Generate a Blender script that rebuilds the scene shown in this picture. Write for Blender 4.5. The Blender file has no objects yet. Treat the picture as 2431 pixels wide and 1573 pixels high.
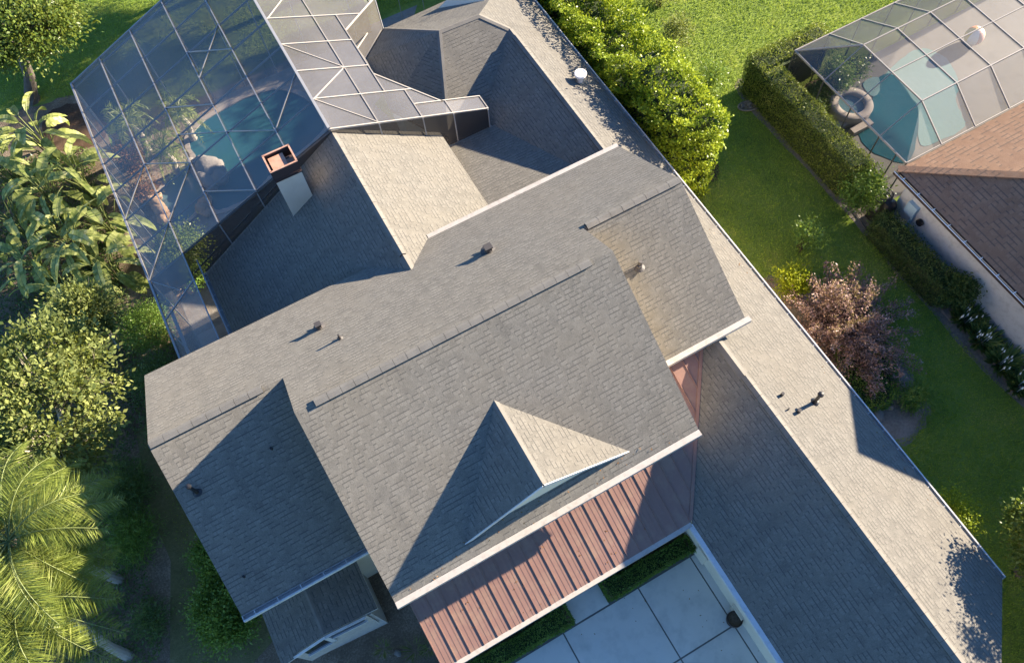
import bpy, math, random
import numpy as np
from mathutils import Vector, Matrix

sc = bpy.context.scene
COL = sc.collection
R_ = math.radians

# ------------------------------------------------------------------ camera, sky, sun, exposure
CAMZ = 24.75
FPX, PW, PH = 1870.91, 2431.0, 1573.0
CR = np.array([[0.87412032, 0.45243088, -0.17669171],
               [-0.48363739, 0.77718986, -0.40258017],
               [-0.0448167, 0.43735822, 0.89816994]])
cam = bpy.data.cameras.new('camera')
cam.sensor_width = 36.0
cam.lens = FPX / PW * 36.0
cam.clip_start = 0.5
cam.clip_end = 2000
camo = bpy.data.objects.new('camera', cam)
COL.objects.link(camo)
m4 = Matrix([[CR[i][0], CR[i][1], CR[i][2], (0, 0, CAMZ)[i]] for i in range(3)] + [[0, 0, 0, 1]])
camo.matrix_world = m4
sc.camera = camo

SUN_EL, SUN_AZ = 17.7, 2.6          # azimuth from +x towards +y
world = bpy.data.worlds.new('World')
sc.world = world
world.use_nodes = True
wn = world.node_tree
sky = wn.nodes.new('ShaderNodeTexSky')
sky.sky_type = 'NISHITA'
sky.sun_disc = False
sky.sun_elevation = R_(SUN_EL)
sky.sun_rotation = R_(90 - SUN_AZ)
sky.air_density = 1.0
sky.altitude = 2500
sky.dust_density = 0.4
sky.ozone_density = 3.0
tint = wn.nodes.new('ShaderNodeMix')          # clear blue late-afternoon sky
tint.data_type = 'RGBA'
tint.blend_type = 'MULTIPLY'
tint.inputs[0].default_value = 1.0
tint.inputs[7].default_value = (0.78, 0.98, 1.16, 1)
wn.links.new(sky.outputs[0], tint.inputs[6])
wn.links.new(tint.outputs[2], wn.nodes['Background'].inputs[0])
wn.nodes['Background'].inputs[1].default_value = 0.057

sl = bpy.data.lights.new('sun', 'SUN')
sl.energy = 4.3
sl.angle = R_(0.6)
sl.color = (1.0, 0.85, 0.66)
slo = bpy.data.objects.new('sun', sl)
COL.objects.link(slo)
sd = Vector((math.cos(R_(SUN_EL)) * math.cos(R_(SUN_AZ)), math.cos(R_(SUN_EL)) * math.sin(R_(SUN_AZ)), math.sin(R_(SUN_EL))))
slo.rotation_euler = sd.to_track_quat('Z', 'Y').to_euler()
slo.location = sd * 60

sc.view_settings.view_transform = 'Standard'
sc.view_settings.look = 'None'
sc.view_settings.exposure = 2.6
sc.view_settings.gamma = 1.0
sc.render.engine = 'CYCLES'
sc.cycles.transparent_max_bounces = 24
sc.cycles.max_bounces = 6

rng = np.random.default_rng(11)
random.seed(5)

# ------------------------------------------------------------------ survey helpers
C0 = np.array([0, 0, CAMZ])


def ray(px, py):
    return CR @ np.array([(px - PW / 2) / FPX, -(py - PH / 2) / FPX, -1.0])


def at(px, py, z=0.0):
    """world point at height z seen at survey pixel (px, py)"""
    u = ray(px, py)
    return C0 + u * ((z - CAMZ) / u[2])


def onp(px, py, pl):
    """world point on the plane z = a*x + b*y + c"""
    a, b, c = pl
    n = np.array([-a, -b, 1.0])
    u = ray(px, py)
    return C0 + u * ((c - n @ C0) / (n @ u))


# ------------------------------------------------------------------ materials
def nmat(name):
    m = bpy.data.materials.new(name)
    m.use_nodes = True
    nt = m.node_tree
    return m, nt, nt.nodes['Principled BSDF']


def lk(nt, a, b):
    nt.links.new(a, b)


def node(nt, t, **kw):
    n = nt.nodes.new(t)
    for k, v in kw.items():
        if k.startswith('i_'):
            n.inputs[k[2:]].default_value = v
        else:
            setattr(n, k, v)
    return n


def math_n(nt, op, a, b=None, c=None):
    n = nt.nodes.new('ShaderNodeMath')
    n.operation = op
    for i, v in enumerate((a, b, c)):
        if v is None:
            continue
        if isinstance(v, (int, float)):
            n.inputs[i].default_value = v
        else:
            nt.links.new(v, n.inputs[i])
    return n.outputs[0]


def mixc(nt, fac, a, b, blend='MIX'):
    n = nt.nodes.new('ShaderNodeMix')
    n.data_type = 'RGBA'
    n.blend_type = blend
    for sock, v in ((n.inputs[0], fac), (n.inputs[6], a), (n.inputs[7], b)):
        if isinstance(v, (int, float)):
            sock.default_value = v
        elif isinstance(v, tuple):
            sock.default_value = v if len(v) == 4 else (*v, 1)
        else:
            nt.links.new(v, sock)
    return n.outputs[2]


def noise(nt, vec, scale, detail=3, rough=0.55):
    n = nt.nodes.new('ShaderNodeTexNoise')
    n.inputs['Scale'].default_value = scale
    n.inputs['Detail'].default_value = detail
    n.inputs['Roughness'].default_value = rough
    if vec is not None:
        nt.links.new(vec, n.inputs['Vector'])
    return n.outputs[0]


def ramp(nt, fac, stops):
    n = nt.nodes.new('ShaderNodeValToRGB')
    el = n.color_ramp.elements
    while len(el) < len(stops):
        el.new(0.5)
    for e, (p, c) in zip(el, stops):
        e.position = p
        e.color = c if len(c) == 4 else (*c, 1)
    nt.links.new(fac, n.inputs[0])
    return n.outputs[0]


def pos(nt):
    return nt.nodes.new('ShaderNodeNewGeometry').outputs['Position']


def bump(nt, h, dist, strength=1.0, bsdf=None):
    n = nt.nodes.new('ShaderNodeBump')
    n.inputs['Distance'].default_value = dist
    n.inputs['Strength'].default_value = strength
    nt.links.new(h, n.inputs['Height'])
    if bsdf:
        nt.links.new(n.outputs[0], bsdf.inputs['Normal'])
    return n.outputs[0]


def shingle(name, dark, light, row=0.118, tab=0.115, warm=(0.30, 0.25, 0.18), mottling=0.5, stain=False):
    m, nt, b = nmat(name)
    uv = nt.nodes.new('ShaderNodeUVMap').outputs[0]
    sep = nt.nodes.new('ShaderNodeSeparateXYZ')
    lk(nt, uv, sep.inputs[0])
    u, v = sep.outputs[0], sep.outputs[1]
    vr = math_n(nt, 'DIVIDE', v, row)
    r = math_n(nt, 'FLOOR', vr)
    fv = math_n(nt, 'FRACT', vr)
    w1 = nt.nodes.new('ShaderNodeTexWhiteNoise')
    w1.noise_dimensions = '1D'
    lk(nt, r, w1.inputs['W'])
    uu = math_n(nt, 'ADD', math_n(nt, 'DIVIDE', u, tab), math_n(nt, 'MULTIPLY', w1.outputs[0], 7.3))
    # uneven tab widths
    uw = math_n(nt, 'ADD', uu, math_n(nt, 'MULTIPLY', math_n(nt, 'SINE', math_n(nt, 'MULTIPLY', uu, 2.1)), 0.28))
    c = math_n(nt, 'FLOOR', uw)
    fu = math_n(nt, 'FRACT', uw)
    cmb = nt.nodes.new('ShaderNodeCombineXYZ')
    lk(nt, c, cmb.inputs[0])
    lk(nt, r, cmb.inputs[1])
    w2 = nt.nodes.new('ShaderNodeTexWhiteNoise')
    w2.noise_dimensions = '2D'
    lk(nt, cmb.outputs[0], w2.inputs['Vector'])
    rnd = w2.outputs[0]
    raised = math_n(nt, 'GREATER_THAN', rnd, 0.46)
    P = pos(nt)
    big = noise(nt, P, 0.55, 4, 0.6)
    mid = noise(nt, P, 3.0, 4, 0.65)
    fine = noise(nt, P, 45.0, 2, 0.7)
    f = math_n(nt, 'ADD', math_n(nt, 'MULTIPLY', rnd, 0.16), math_n(nt, 'MULTIPLY', raised, 0.05))
    f = math_n(nt, 'ADD', f, math_n(nt, 'MULTIPLY', math_n(nt, 'SUBTRACT', fine, 0.5), 1.1))
    f = math_n(nt, 'ADD', f, math_n(nt, 'MULTIPLY', mid, 0.6))
    col = ramp(nt, f, [(0.05, dark), (0.85, light)])
    col = mixc(nt, ramp(nt, big, [(0.42, (0, 0, 0)), (0.68, (mottling, mottling, mottling))]), col, warm, 'MIX')
    st = nt.nodes.new('ShaderNodeCombineXYZ')
    lk(nt, math_n(nt, 'MULTIPLY', u, 2.2), st.inputs[0])
    lk(nt, math_n(nt, 'MULTIPLY', v, 0.22), st.inputs[1])
    sn = noise(nt, st.outputs[0], 1.0, 4, 0.6)
    col = mixc(nt, ramp(nt, sn, [(0.52, (0, 0, 0)), (0.75, (0.32, 0.32, 0.32))]), col, tuple(x * 0.9 for x in dark), 'MIX')
    if stain:
        # rusty run-off below a roof vent on the right-hand front slope
        sp = nt.nodes.new('ShaderNodeSeparateXYZ')
        lk(nt, P, sp.inputs[0])
        wob = math_n(nt, 'MULTIPLY', math_n(nt, 'SUBTRACT', mid, 0.5), 1.1)
        dx = math_n(nt, 'ABSOLUTE', math_n(nt, 'ADD', math_n(nt, 'SUBTRACT', sp.outputs[0], 7.05), wob))
        k = math_n(nt, 'MAXIMUM', math_n(nt, 'SUBTRACT', 1.0, math_n(nt, 'DIVIDE', dx, 0.9)), 0.0)
        k = math_n(nt, 'MULTIPLY', k, math_n(nt, 'LESS_THAN', sp.outputs[1], 9.4))
        k = math_n(nt, 'MULTIPLY', k, math_n(nt, 'GREATER_THAN', sp.outputs[0], 6.6))
        k = math_n(nt, 'MULTIPLY', k, math_n(nt, 'GREATER_THAN', sp.outputs[2], 4.9))
        col = mixc(nt, math_n(nt, 'MULTIPLY', k, 0.28), col, (0.155, 0.125, 0.075), 'MIX')
    # shadow lines under butt edges and beside raised tabs, painted into the colour
    gap = math_n(nt, 'GREATER_THAN', fv, 0.76)
    gap2 = math_n(nt, 'LESS_THAN', fu, 0.14)
    g = math_n(nt, 'MAXIMUM', math_n(nt, 'MULTIPLY', gap, math_n(nt, 'MULTIPLY_ADD', raised, 0.58, 0.0)), math_n(nt, 'MULTIPLY', gap2, math_n(nt, 'MULTIPLY_ADD', raised, 0.32, 0.0)))
    col = mixc(nt, g, col, (0.05, 0.05, 0.05), 'MIX')
    lk(nt, col, b.inputs['Base Color'])
    b.inputs['Roughness'].default_value = 0.92
    b.inputs['Diffuse Roughness'].default_value = 0.4
    b.inputs['Specular IOR Level'].default_value = 0.2
    h = math_n(nt, 'MULTIPLY_ADD', math_n(nt, 'SUBTRACT', 1.0, fv), 0.5, math_n(nt, 'MULTIPLY', raised, math_n(nt, 'MULTIPLY_ADD', math_n(nt, 'LESS_THAN', fv, 0.82), 0.55, 0.0)))
    h = math_n(nt, 'ADD', h, math_n(nt, 'MULTIPLY', fine, 0.35))
    bump(nt, h, 0.006, 0.7, b)
    return m


def plain(name, col, rough=0.6, var=0.12, scale=4.0, metal=0.0, bmp=0.0, bscale=30, spec=0.4, dirt=None, dirtscale=1.5):
    m, nt, b = nmat(name)
    P = pos(nt)
    n1 = noise(nt, P, scale, 4)
    c = mixc(nt, n1, tuple(x * (1 - var) for x in col), tuple(min(1, x * (1 + var)) for x in col))
    if dirt:
        n2 = noise(nt, P, dirtscale, 5, 0.65)
        c = mixc(nt, ramp(nt, n2, [(0.48, (0, 0, 0)), (0.72, (0.75, 0.75, 0.75))]), c, dirt)
    lk(nt, c, b.inputs['Base Color'])
    b.inputs['Roughness'].default_value = rough
    b.inputs['Metallic'].default_value = metal
    b.inputs['Specular IOR Level'].default_value = spec
    if bmp:
        bump(nt, noise(nt, P, bscale, 4), bmp, 1.0, b)
    return m


def leafmat(name, c1, c2, c3=None, trans=0.35, rough=0.45, clump=1.3):
    """leaf colours vary leaf by leaf and clump by clump"""
    m, nt, b = nmat(name)
    g = nt.nodes.new('ShaderNodeNewGeometry')
    r = g.outputs['Random Per Island']
    n = noise(nt, g.outputs['Position'], clump, 3)
    f = math_n(nt, 'MULTIPLY_ADD', r, 0.6, math_n(nt, 'MULTIPLY_ADD', n, 1.3, -0.45))
    stops = [(0.1, c1), (0.75, c2)] + ([(0.98, c3)] if c3 else [])
    col = ramp(nt, f, stops)
    lk(nt, col, b.inputs['Base Color'])
    b.inputs['Roughness'].default_value = rough
    b.inputs['Specular IOR Level'].default_value = 0.22
    t = nt.nodes.new('ShaderNodeBsdfTranslucent')
    tc = mixc(nt, 0.45, col, (0.34, 0.38, 0.04), 'MIX')
    lk(nt, tc, t.inputs['Color'])
    mx = nt.nodes.new('ShaderNodeMixShader')
    mx.inputs[0].default_value = trans
    lk(nt, b.outputs[0], mx.inputs[1])
    lk(nt, t.outputs[0], mx.inputs[2])
    lk(nt, mx.outputs[0], nt.nodes['Material Output'].inputs[0])
    return m


def screenmat(name, col, opaque, gloss=0.55):
    """woven fibre screen: mostly holes, threads with a glossy coat that picks up the sky"""
    m, nt, b = nmat(name)
    P = pos(nt)
    n = noise(nt, P, 0.8, 3)
    c = mixc(nt, n, tuple(x * 0.8 for x in col), tuple(x * 1.2 for x in col))
    lk(nt, c, b.inputs['Base Color'])
    b.inputs['Roughness'].default_value = 0.6
    b.inputs['Specular IOR Level'].default_value = 0.3
    g = nt.nodes.new('ShaderNodeBsdfGlossy')
    g.inputs['Color'].default_value = (0.8, 0.8, 0.8, 1)
    g.inputs['Roughness'].default_value = 0.32
    m0 = nt.nodes.new('ShaderNodeMixShader')
    m0.inputs[0].default_value = gloss
    lk(nt, b.outputs[0], m0.inputs[1])
    lk(nt, g.outputs[0], m0.inputs[2])
    t = nt.nodes.new('ShaderNodeBsdfTransparent')
    mx = nt.nodes.new('ShaderNodeMixShader')
    o2 = noise(nt, P, 0.35, 3)
    lk(nt, math_n(nt, 'MULTIPLY_ADD', math_n(nt, 'SUBTRACT', o2, 0.5), 0.35, opaque), mx.inputs[0])
    lk(nt, t.outputs[0], mx.inputs[1])
    lk(nt, m0.outputs[0], mx.inputs[2])
    lk(nt, mx.outputs[0], nt.nodes['Material Output'].inputs[0])
    return m


def watermat(name, c1, c2):
    m, nt, b = nmat(name)
    P = pos(nt)
    n = noise(nt, P, 0.5, 3)
    lk(nt, mixc(nt, n, c1, c2), b.inputs['Base Color'])
    b.inputs['Roughness'].default_value = 0.08
    bump(nt, noise(nt, P, 5, 3), 0.02, 0.35, b)
    return m


def groundmat(name, cols, s1=0.6, s2=9.0, bmp=0.03, bs=25):
    m, nt, b = nmat(name)
    P = pos(nt)
    a = noise(nt, P, s1, 5, 0.6)
    d = noise(nt, P, s2, 5, 0.7)
    f = math_n(nt, 'ADD', math_n(nt, 'MULTIPLY', a, 0.5), math_n(nt, 'MULTIPLY', d, 0.5))
    k = len(cols) - 1
    lk(nt, ramp(nt, f, [(0.3 + 0.4 * i / k, c) for i, c in enumerate(cols)]), b.inputs['Base Color'])
    b.inputs['Roughness'].default_value = 0.95
    b.inputs['Specular IOR Level'].default_value = 0.2
    bump(nt, noise(nt, P, bs, 5, 0.7), bmp, 1.0, b)
    return m


M = {}
M['shingle'] = shingle('grey_shingle', (0.102, 0.097, 0.086), (0.245, 0.231, 0.199), warm=(0.185, 0.167, 0.134), mottling=0.35, stain=True)
M['cap'] = plain('ridge_cap_shingle', (0.155, 0.146, 0.130), 0.9, 0.3, 3.2, bmp=0.004, bscale=60, spec=0.2)
M['tile'] = shingle('brown_roof_tile', (0.185, 0.105, 0.066), (0.37, 0.235, 0.15), row=0.17, tab=0.20, warm=(0.25, 0.15, 0.09), mottling=0.5)
M['vent_dark'] = plain('vent_gap_shadow', (0.012, 0.012, 0.013), 0.8)  # stands in for the shadow gap below the ridge vents
M['cream'] = plain('cream_stucco', (0.66, 0.57, 0.43), 0.85, 0.08, 3, bmp=0.004, bscale=70, dirt=(0.55, 0.47, 0.35))
M['white'] = plain('white_gutter_paint', (0.55, 0.545, 0.53), 0.4, 0.06, 2, dirt=(0.36, 0.35, 0.33), dirtscale=4)
M['creamgut'] = plain('cream_gutter_paint', (0.40, 0.37, 0.33), 0.45, 0.06, 2, dirt=(0.27, 0.245, 0.21), dirtscale=5)
M['soffit'] = plain('gutter_inside_grey', (0.36, 0.36, 0.36), 0.6, 0.2, 6)
M['metalroof'] = plain('terracotta_metal_roof', (0.215, 0.125, 0.098), 0.5, 0.14, 1.6, bmp=0.002, bscale=9, spec=0.35, dirt=(0.26, 0.175, 0.125), dirtscale=3)
M['brownmetal'] = plain('dark_brown_metal', (0.055, 0.035, 0.03), 0.5, 0.2)
M['rust'] = plain('pinkish_rusted_cap', (0.46, 0.26, 0.18), 0.7, 0.2, 5, dirt=(0.26, 0.12, 0.075), dirtscale=6)
M['pipe'] = plain('weathered_lead_pipe', (0.055, 0.05, 0.048), 0.6, 0.3, 20)
M['pipewhite'] = plain('white_plastic_pipe', (0.75, 0.73, 0.70), 0.5)
M['black'] = plain('black_plastic', (0.015, 0.015, 0.017), 0.4)
M['pail'] = plain('white_pail_plastic', (0.80, 0.78, 0.76), 0.35, 0.05)
M['paillabel'] = plain('grey_pail_label', (0.50, 0.52, 0.55), 0.4, 0.1)
M['alu'] = plain('white_aluminium_beam', (0.28, 0.28, 0.28), 0.4, 0.1, 2)
M['shaded_alu'] = plain('shaded_aluminium_beam', (0.12, 0.125, 0.13), 0.45, 0.15)  # aluminium with the left slope's shade put into its colour
M['taupe_alu'] = plain('taupe_aluminium_beam', (0.26, 0.235, 0.21), 0.45, 0.1)
M['bronze'] = plain('bronze_aluminium_beam', (0.06, 0.055, 0.05), 0.45, 0.2)
M['beige_alu'] = plain('beige_aluminium_beam', (0.34, 0.31, 0.27), 0.45, 0.1)
M['screen'] = screenmat('insect_screen', (0.23, 0.212, 0.19), 0.36, 0.18)
M['screen_dark'] = screenmat('dark_insect_screen', (0.05, 0.05, 0.05), 0.2, 0.1)
M['screen_shade'] = screenmat('shade_darkened_screen', (0.035, 0.03, 0.027), 0.78, 0.05)  # near-black and dense: the cage's dark interior is put into its colour
M['screen_n'] = screenmat('thin_insect_screen', (0.135, 0.124, 0.110), 0.40, 0.10)
M['deck'] = plain('pale_pool_deck', (0.125, 0.117, 0.105), 0.8, 0.14, 1.2, bmp=0.003, bscale=40, dirt=(0.085, 0.078, 0.068))
M['stone_deck'] = plain('stone_pool_deck', (0.22, 0.20, 0.175), 0.85, 0.35, 5, bmp=0.01, bscale=14, dirt=(0.20, 0.15, 0.11), dirtscale=3)
M['coping'] = plain('tan_pool_coping', (0.30, 0.255, 0.215), 0.75, 0.15, 8, bmp=0.004, bscale=30)
M['water'] = watermat('pool_water', (0.016, 0.066, 0.080), (0.026, 0.095, 0.110))
M['water_spa'] = watermat('spa_water', (0.07, 0.13, 0.145), (0.10, 0.165, 0.175))
M['shallow_hazed'] = watermat('shallow_and_hazed_water', (0.15, 0.24, 0.23), (0.19, 0.28, 0.265))
M['conc'] = plain('pale_concrete', (0.66, 0.62, 0.54), 0.85, 0.12, 0.8, bmp=0.003, bscale=50, dirt=(0.46, 0.44, 0.385), dirtscale=1.3)
M['joint'] = plain('dark_joint', (0.17, 0.165, 0.15), 0.9)
M['lawnsoil'] = groundmat('lawn_soil', [(0.09, 0.14, 0.03), (0.18, 0.245, 0.045), (0.27, 0.30, 0.07)], 0.5, 8, 0.03)
M['mulch'] = groundmat('brown_mulch', [(0.035, 0.022, 0.014), (0.085, 0.052, 0.033), (0.15, 0.10, 0.07)], 0.8, 14, 0.04, 40)
M['darkmulch'] = groundmat('dark_leaf_litter', [(0.07, 0.054, 0.038), (0.19, 0.145, 0.10), (0.44, 0.36, 0.27)], 0.8, 16, 0.04, 40)
M['sand'] = groundmat('bare_sandy_soil', [(0.10, 0.085, 0.07), (0.22, 0.19, 0.16), (0.34, 0.30, 0.26)], 0.9, 11, 0.04, 30)
M['worn'] = groundmat('worn_grass_soil', [(0.09, 0.09, 0.04), (0.16, 0.15, 0.065), (0.24, 0.20, 0.11)], 0.9, 9, 0.03)
M['rock'] = plain('grey_boulder', (0.19, 0.17, 0.15), 0.9, 0.35, 6, bmp=0.03, bscale=9)
M['orangerock'] = plain('tan_boulder', (0.32, 0.21, 0.125), 0.9, 0.35, 6, bmp=0.03, bscale=9)
M['stonewall'] = plain('pale_stacked_stone', (0.40, 0.37, 0.33), 0.9, 0.35, 9, bmp=0.03, bscale=14)
M['glass'] = plain('dark_window_glass', (0.01, 0.014, 0.018), 0.08, 0.1, spec=0.6)
M['bark'] = plain('grey_bark', (0.10, 0.085, 0.07), 0.9, 0.35, 7, bmp=0.02, bscale=22)
M['palebark'] = plain('pale_bark', (0.33, 0.29, 0.24), 0.9, 0.3, 9, bmp=0.01, bscale=30)
M['stem'] = plain('green_stem', (0.14, 0.17, 0.05), 0.6, 0.25, 5)
M['twig'] = plain('brown_twigs', (0.05, 0.038, 0.024), 0.9, 0.4, 10)
M['core'] = plain('light_blocking_green', (0.028, 0.045, 0.012), 0.95, 0.4, 8, bmp=0.04, bscale=14)  # dark green for the added cores inside the hedges
M['grass'] = leafmat('grass_blade', (0.150, 0.265, 0.036), (0.32, 0.43, 0.05), (0.50, 0.45, 0.13), 0.40, 0.6, 0.5)
M['hedge_yel'] = leafmat('yellow_green_leaf', (0.09, 0.15, 0.014), (0.29, 0.37, 0.02), (0.45, 0.48, 0.035), 0.35, 0.4, 1.0)
M['hedge_dark'] = leafmat('dark_hedge_leaf', (0.035, 0.065, 0.018), (0.10, 0.15, 0.04), (0.17, 0.21, 0.07), 0.25, 0.4, 1.2)
M['hedge_olive'] = leafmat('olive_hedge_leaf', (0.085, 0.13, 0.020), (0.22, 0.26, 0.05), (0.34, 0.34, 0.09), 0.28, 0.45, 1.5)
M['leaf_tree'] = leafmat('tree_leaf', (0.045, 0.085, 0.018), (0.135, 0.185, 0.035), (0.24, 0.27, 0.08), 0.32, 0.35, 0.9)
M['leaf_vib'] = leafmat('pale_shrub_leaf', (0.060, 0.088, 0.026), (0.19, 0.22, 0.065), (0.29, 0.31, 0.10), 0.30, 0.7, 0.8)
M['leaf_deep'] = leafmat('deep_green_leaf', (0.045, 0.085, 0.027), (0.125, 0.195, 0.055), (0.21, 0.27, 0.09), 0.25, 0.35, 1.2)
M['leaf_mid'] = leafmat('mid_green_leaf', (0.07, 0.145, 0.026), (0.18, 0.29, 0.055), (0.29, 0.37, 0.09), 0.3, 0.35, 1.4)
M['leaf_purple'] = leafmat('copper_purple_leaf', (0.13, 0.068, 0.064), (0.36, 0.225, 0.195), (0.60, 0.48, 0.42), 0.22, 0.5, 1.6)
M['leaf_lime'] = leafmat('lime_leaf', (0.16, 0.21, 0.012), (0.36, 0.40, 0.02), (0.48, 0.50, 0.04), 0.4, 0.4, 2.0)
M['leaf_palm'] = leafmat('palm_leaflet', (0.09, 0.128, 0.022), (0.22, 0.26, 0.055), (0.38, 0.39, 0.13), 0.35, 0.4, 0.9)
M['leaf_bop'] = leafmat('paddle_leaf', (0.16, 0.21, 0.050), (0.42, 0.46, 0.15), (0.70, 0.66, 0.32), 0.40, 0.5, 1.1)
M['leaf_red'] = leafmat('reddish_leaf', (0.10, 0.045, 0.02), (0.28, 0.13, 0.05), (0.42, 0.22, 0.08), 0.3, 0.4, 2)
M['petal'] = plain('white_petal', (0.82, 0.82, 0.76), 0.5)
M['orange'] = plain('orange_fruit_stalk', (0.55, 0.13, 0.025), 0.6, 0.2, 8)
M['terracotta'] = plain('dark_glazed_pot', (0.035, 0.022, 0.017), 0.35, 0.3)
M['bluebox'] = plain('pale_blue_box', (0.36, 0.50, 0.58), 0.5)


# ------------------------------------------------------------------ mesh builder
class MB:
    def __init__(self):
        self.v, self.f, self.uv, self.mi = [], [], [], []

    def poly(self, pts, uv=None, mi=0):
        i = len(self.v)
        self.v += [tuple(map(float, p)) for p in pts]
        self.f.append(list(range(i, i + len(pts))))
        self.uv.append(uv if uv is not None else [(p[0], p[1]) for p in pts])
        self.mi.append(mi)

    def prism(self, top, down, uvtop=None, mi=0, mis=None):
        """top polygon (counter-clockwise from above) pushed along vector 'down'"""
        top = [np.array(p, float) for p in top]
        d = np.array(down, float)
        bot = [p + d for p in top]
        self.poly(top, uvtop, mi)
        self.poly(bot[::-1], None, mi if mis is None else mis)
        n = len(top)
        for i in range(n):
            j = (i + 1) % n
            self.poly([top[i], bot[i], bot[j], top[j]], [(0, 0), (0, .1), (.1, .1), (.1, 0)], mi if mis is None else mis)

    def box(self, c, s, axes=None, mi=0):
        c = np.array(c, float)
        A = np.eye(3) if axes is None else np.array(axes, float)
        h = np.array(s, float) / 2
        P = {}
        for i in (-1, 1):
            for j in (-1, 1):
                for k in (-1, 1):
                    P[i, j, k] = c + A[0] * h[0] * i + A[1] * h[1] * j + A[2] * h[2] * k
        for q in ([(-1, -1, 1), (1, -1, 1), (1, 1, 1), (-1, 1, 1)], [(-1, 1, -1), (1, 1, -1), (1, -1, -1), (-1, -1, -1)],
                  [(-1, -1, -1), (1, -1, -1), (1, -1, 1), (-1, -1, 1)], [(1, 1, -1), (-1, 1, -1), (-1, 1, 1), (1, 1, 1)],
                  [(1, -1, -1), (1, 1, -1), (1, 1, 1), (1, -1, 1)], [(-1, 1, -1), (-1, -1, -1), (-1, -1, 1), (-1, 1, 1)]):
            self.poly([P[a] for a in q], None, mi)

    def bar(self, p, q, w, h, up=(0, 0, 1), mi=0):
        p, q = np.array(p, float), np.array(q, float)
        d = q - p
        L = np.linalg.norm(d)
        d /= L
        s = np.cross(d, np.array(up, float))
        if np.linalg.norm(s) < 1e-6:
            s = np.cross(d, (1, 0, 0))
        s /= np.linalg.norm(s)
        u = np.cross(s, d)
        self.box((p + q) / 2, (L, w, h), [d, s, u], mi)

    def tube(self, pts, rad, n=7, mi=0, cap=True):
        pts = [np.array(p, float) for p in pts]
        rings = []
        ref = np.array([0.31, 0.17, 0.93])
        for i, p in enumerate(pts):
            d = pts[min(i + 1, len(pts) - 1)] - pts[max(i - 1, 0)]
            d = d / (np.linalg.norm(d) + 1e-9)
            a = np.cross(d, ref)
            if np.linalg.norm(a) < 0.15:
                a = np.cross(d, (1, 0, 0))
            a /= np.linalg.norm(a)
            b = np.cross(d, a)
            r = rad[i] if hasattr(rad, '__len__') else rad
            rings.append([p + r * (a * math.cos(2 * math.pi * k / n) + b * math.sin(2 * math.pi * k / n)) for k in range(n)])
        i0 = len(self.v)
        for rg in rings:
            self.v += [tuple(x) for x in rg]
        for i in range(len(rings) - 1):
            for k in range(n):
                k2 = (k + 1) % n
                self.f.append([i0 + i * n + k, i0 + i * n + k2, i0 + (i + 1) * n + k2, i0 + (i + 1) * n + k])
                self.uv.append([(0, 0)] * 4)
                self.mi.append(mi)
        if cap:
            for rg, rev in ((0, True), (len(rings) - 1, False)):
                idx = [i0 + rg * n + k for k in range(n)]
                self.f.append(idx[::-1] if rev else idx)
                self.uv.append([(0, 0)] * n)
                self.mi.append(mi)

    def lathe(self, prof, c=(0, 0, 0), n=24, axes=None, mi=0):
        """profile of (r, z) rings about an axis"""
        A = np.eye(3) if axes is None else np.array(axes, float)
        c = np.array(c, float)
        i0 = len(self.v)
        for r, z in prof:
            for k in range(n):
                t = 2 * math.pi * k / n
                self.v.append(tuple(c + A[0] * r * math.cos(t) + A[1] * r * math.sin(t) + A[2] * z))
        for i in range(len(prof) - 1):
            for k in range(n):
                k2 = (k + 1) % n
                self.f.append([i0 + i * n + k, i0 + i * n + k2, i0 + (i + 1) * n + k2, i0 + (i + 1) * n + k])
                self.uv.append([(0, 0)] * 4)
                self.mi.append(mi)

    def build(self, name, mat, parent=None, smooth=False):
        me = bpy.data.meshes.new(name)
        me.from_pydata(self.v, [], self.f)
        ul = me.uv_layers.new(name='UVMap')
        k = 0
        for p, u in zip(me.polygons, self.uv):
            for c in u:
                ul.data[k].uv = c
                k += 1
        for mm in (mat if isinstance(mat, (list, tuple)) else [mat]):
            me.materials.append(mm)
        for p, i in zip(me.polygons, self.mi):
            p.material_index = i
            p.use_smooth = smooth
        o = bpy.data.objects.new(name, me)
        COL.objects.link(o)
        if parent is not None:
            o.parent = parent
            o.matrix_parent_inverse = parent.matrix_world.inverted() if False else Matrix.Translation(-Vector(parent.location))
        return o


def thing(name, label, cat, loc=(0, 0, 0), group=None):
    o = bpy.data.objects.new(name, None)
    COL.objects.link(o)
    o.location = tuple(map(float, loc))
    o.empty_display_size = 0.3
    tag(o, label, cat, group)
    return o


def tag(o, label, cat, group=None):
    o['label'] = label
    o['category'] = cat
    if group:
        o['group'] = group
    return o


def struct(o):
    o['kind'] = 'structure'
    return o


def stuff(o, label=None, cat=None):
    o['kind'] = 'stuff'
    if label:
        o['label'] = label
        o['category'] = cat
    return o


def planar_uv(pts, origin=None):
    """u along the level direction of the plane, v up the slope, in metres"""
    P = [np.array(p, float) for p in pts]
    n = np.zeros(3)
    for i in range(len(P)):
        a, b = P[i], P[(i + 1) % len(P)]
        n += np.cross(a, b)
    n /= np.linalg.norm(n)
    if n[2] < 0:
        n = -n
    u = np.cross((0, 0, 1), n)
    if np.linalg.norm(u) < 1e-6:
        u = np.array([1.0, 0, 0])
    u /= np.linalg.norm(u)
    v = np.cross(n, u)
    return [(float(p @ u), float(p @ v)) for p in P], n


def slab(mb, pts, th=0.10, mi=0, mis=None):
    uv, n = planar_uv(pts)
    mb.prism(pts, (0, 0, -th), uv, mi, mis)


def roofpart(name, polys, parent, mat=None, th=0.10, edge=None):
    mb = MB()
    for p in polys:
        slab(mb, p, th, 0, 1)
    return mb.build(name, [mat or M['shingle'], edge or M['brownmetal']], parent)


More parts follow.
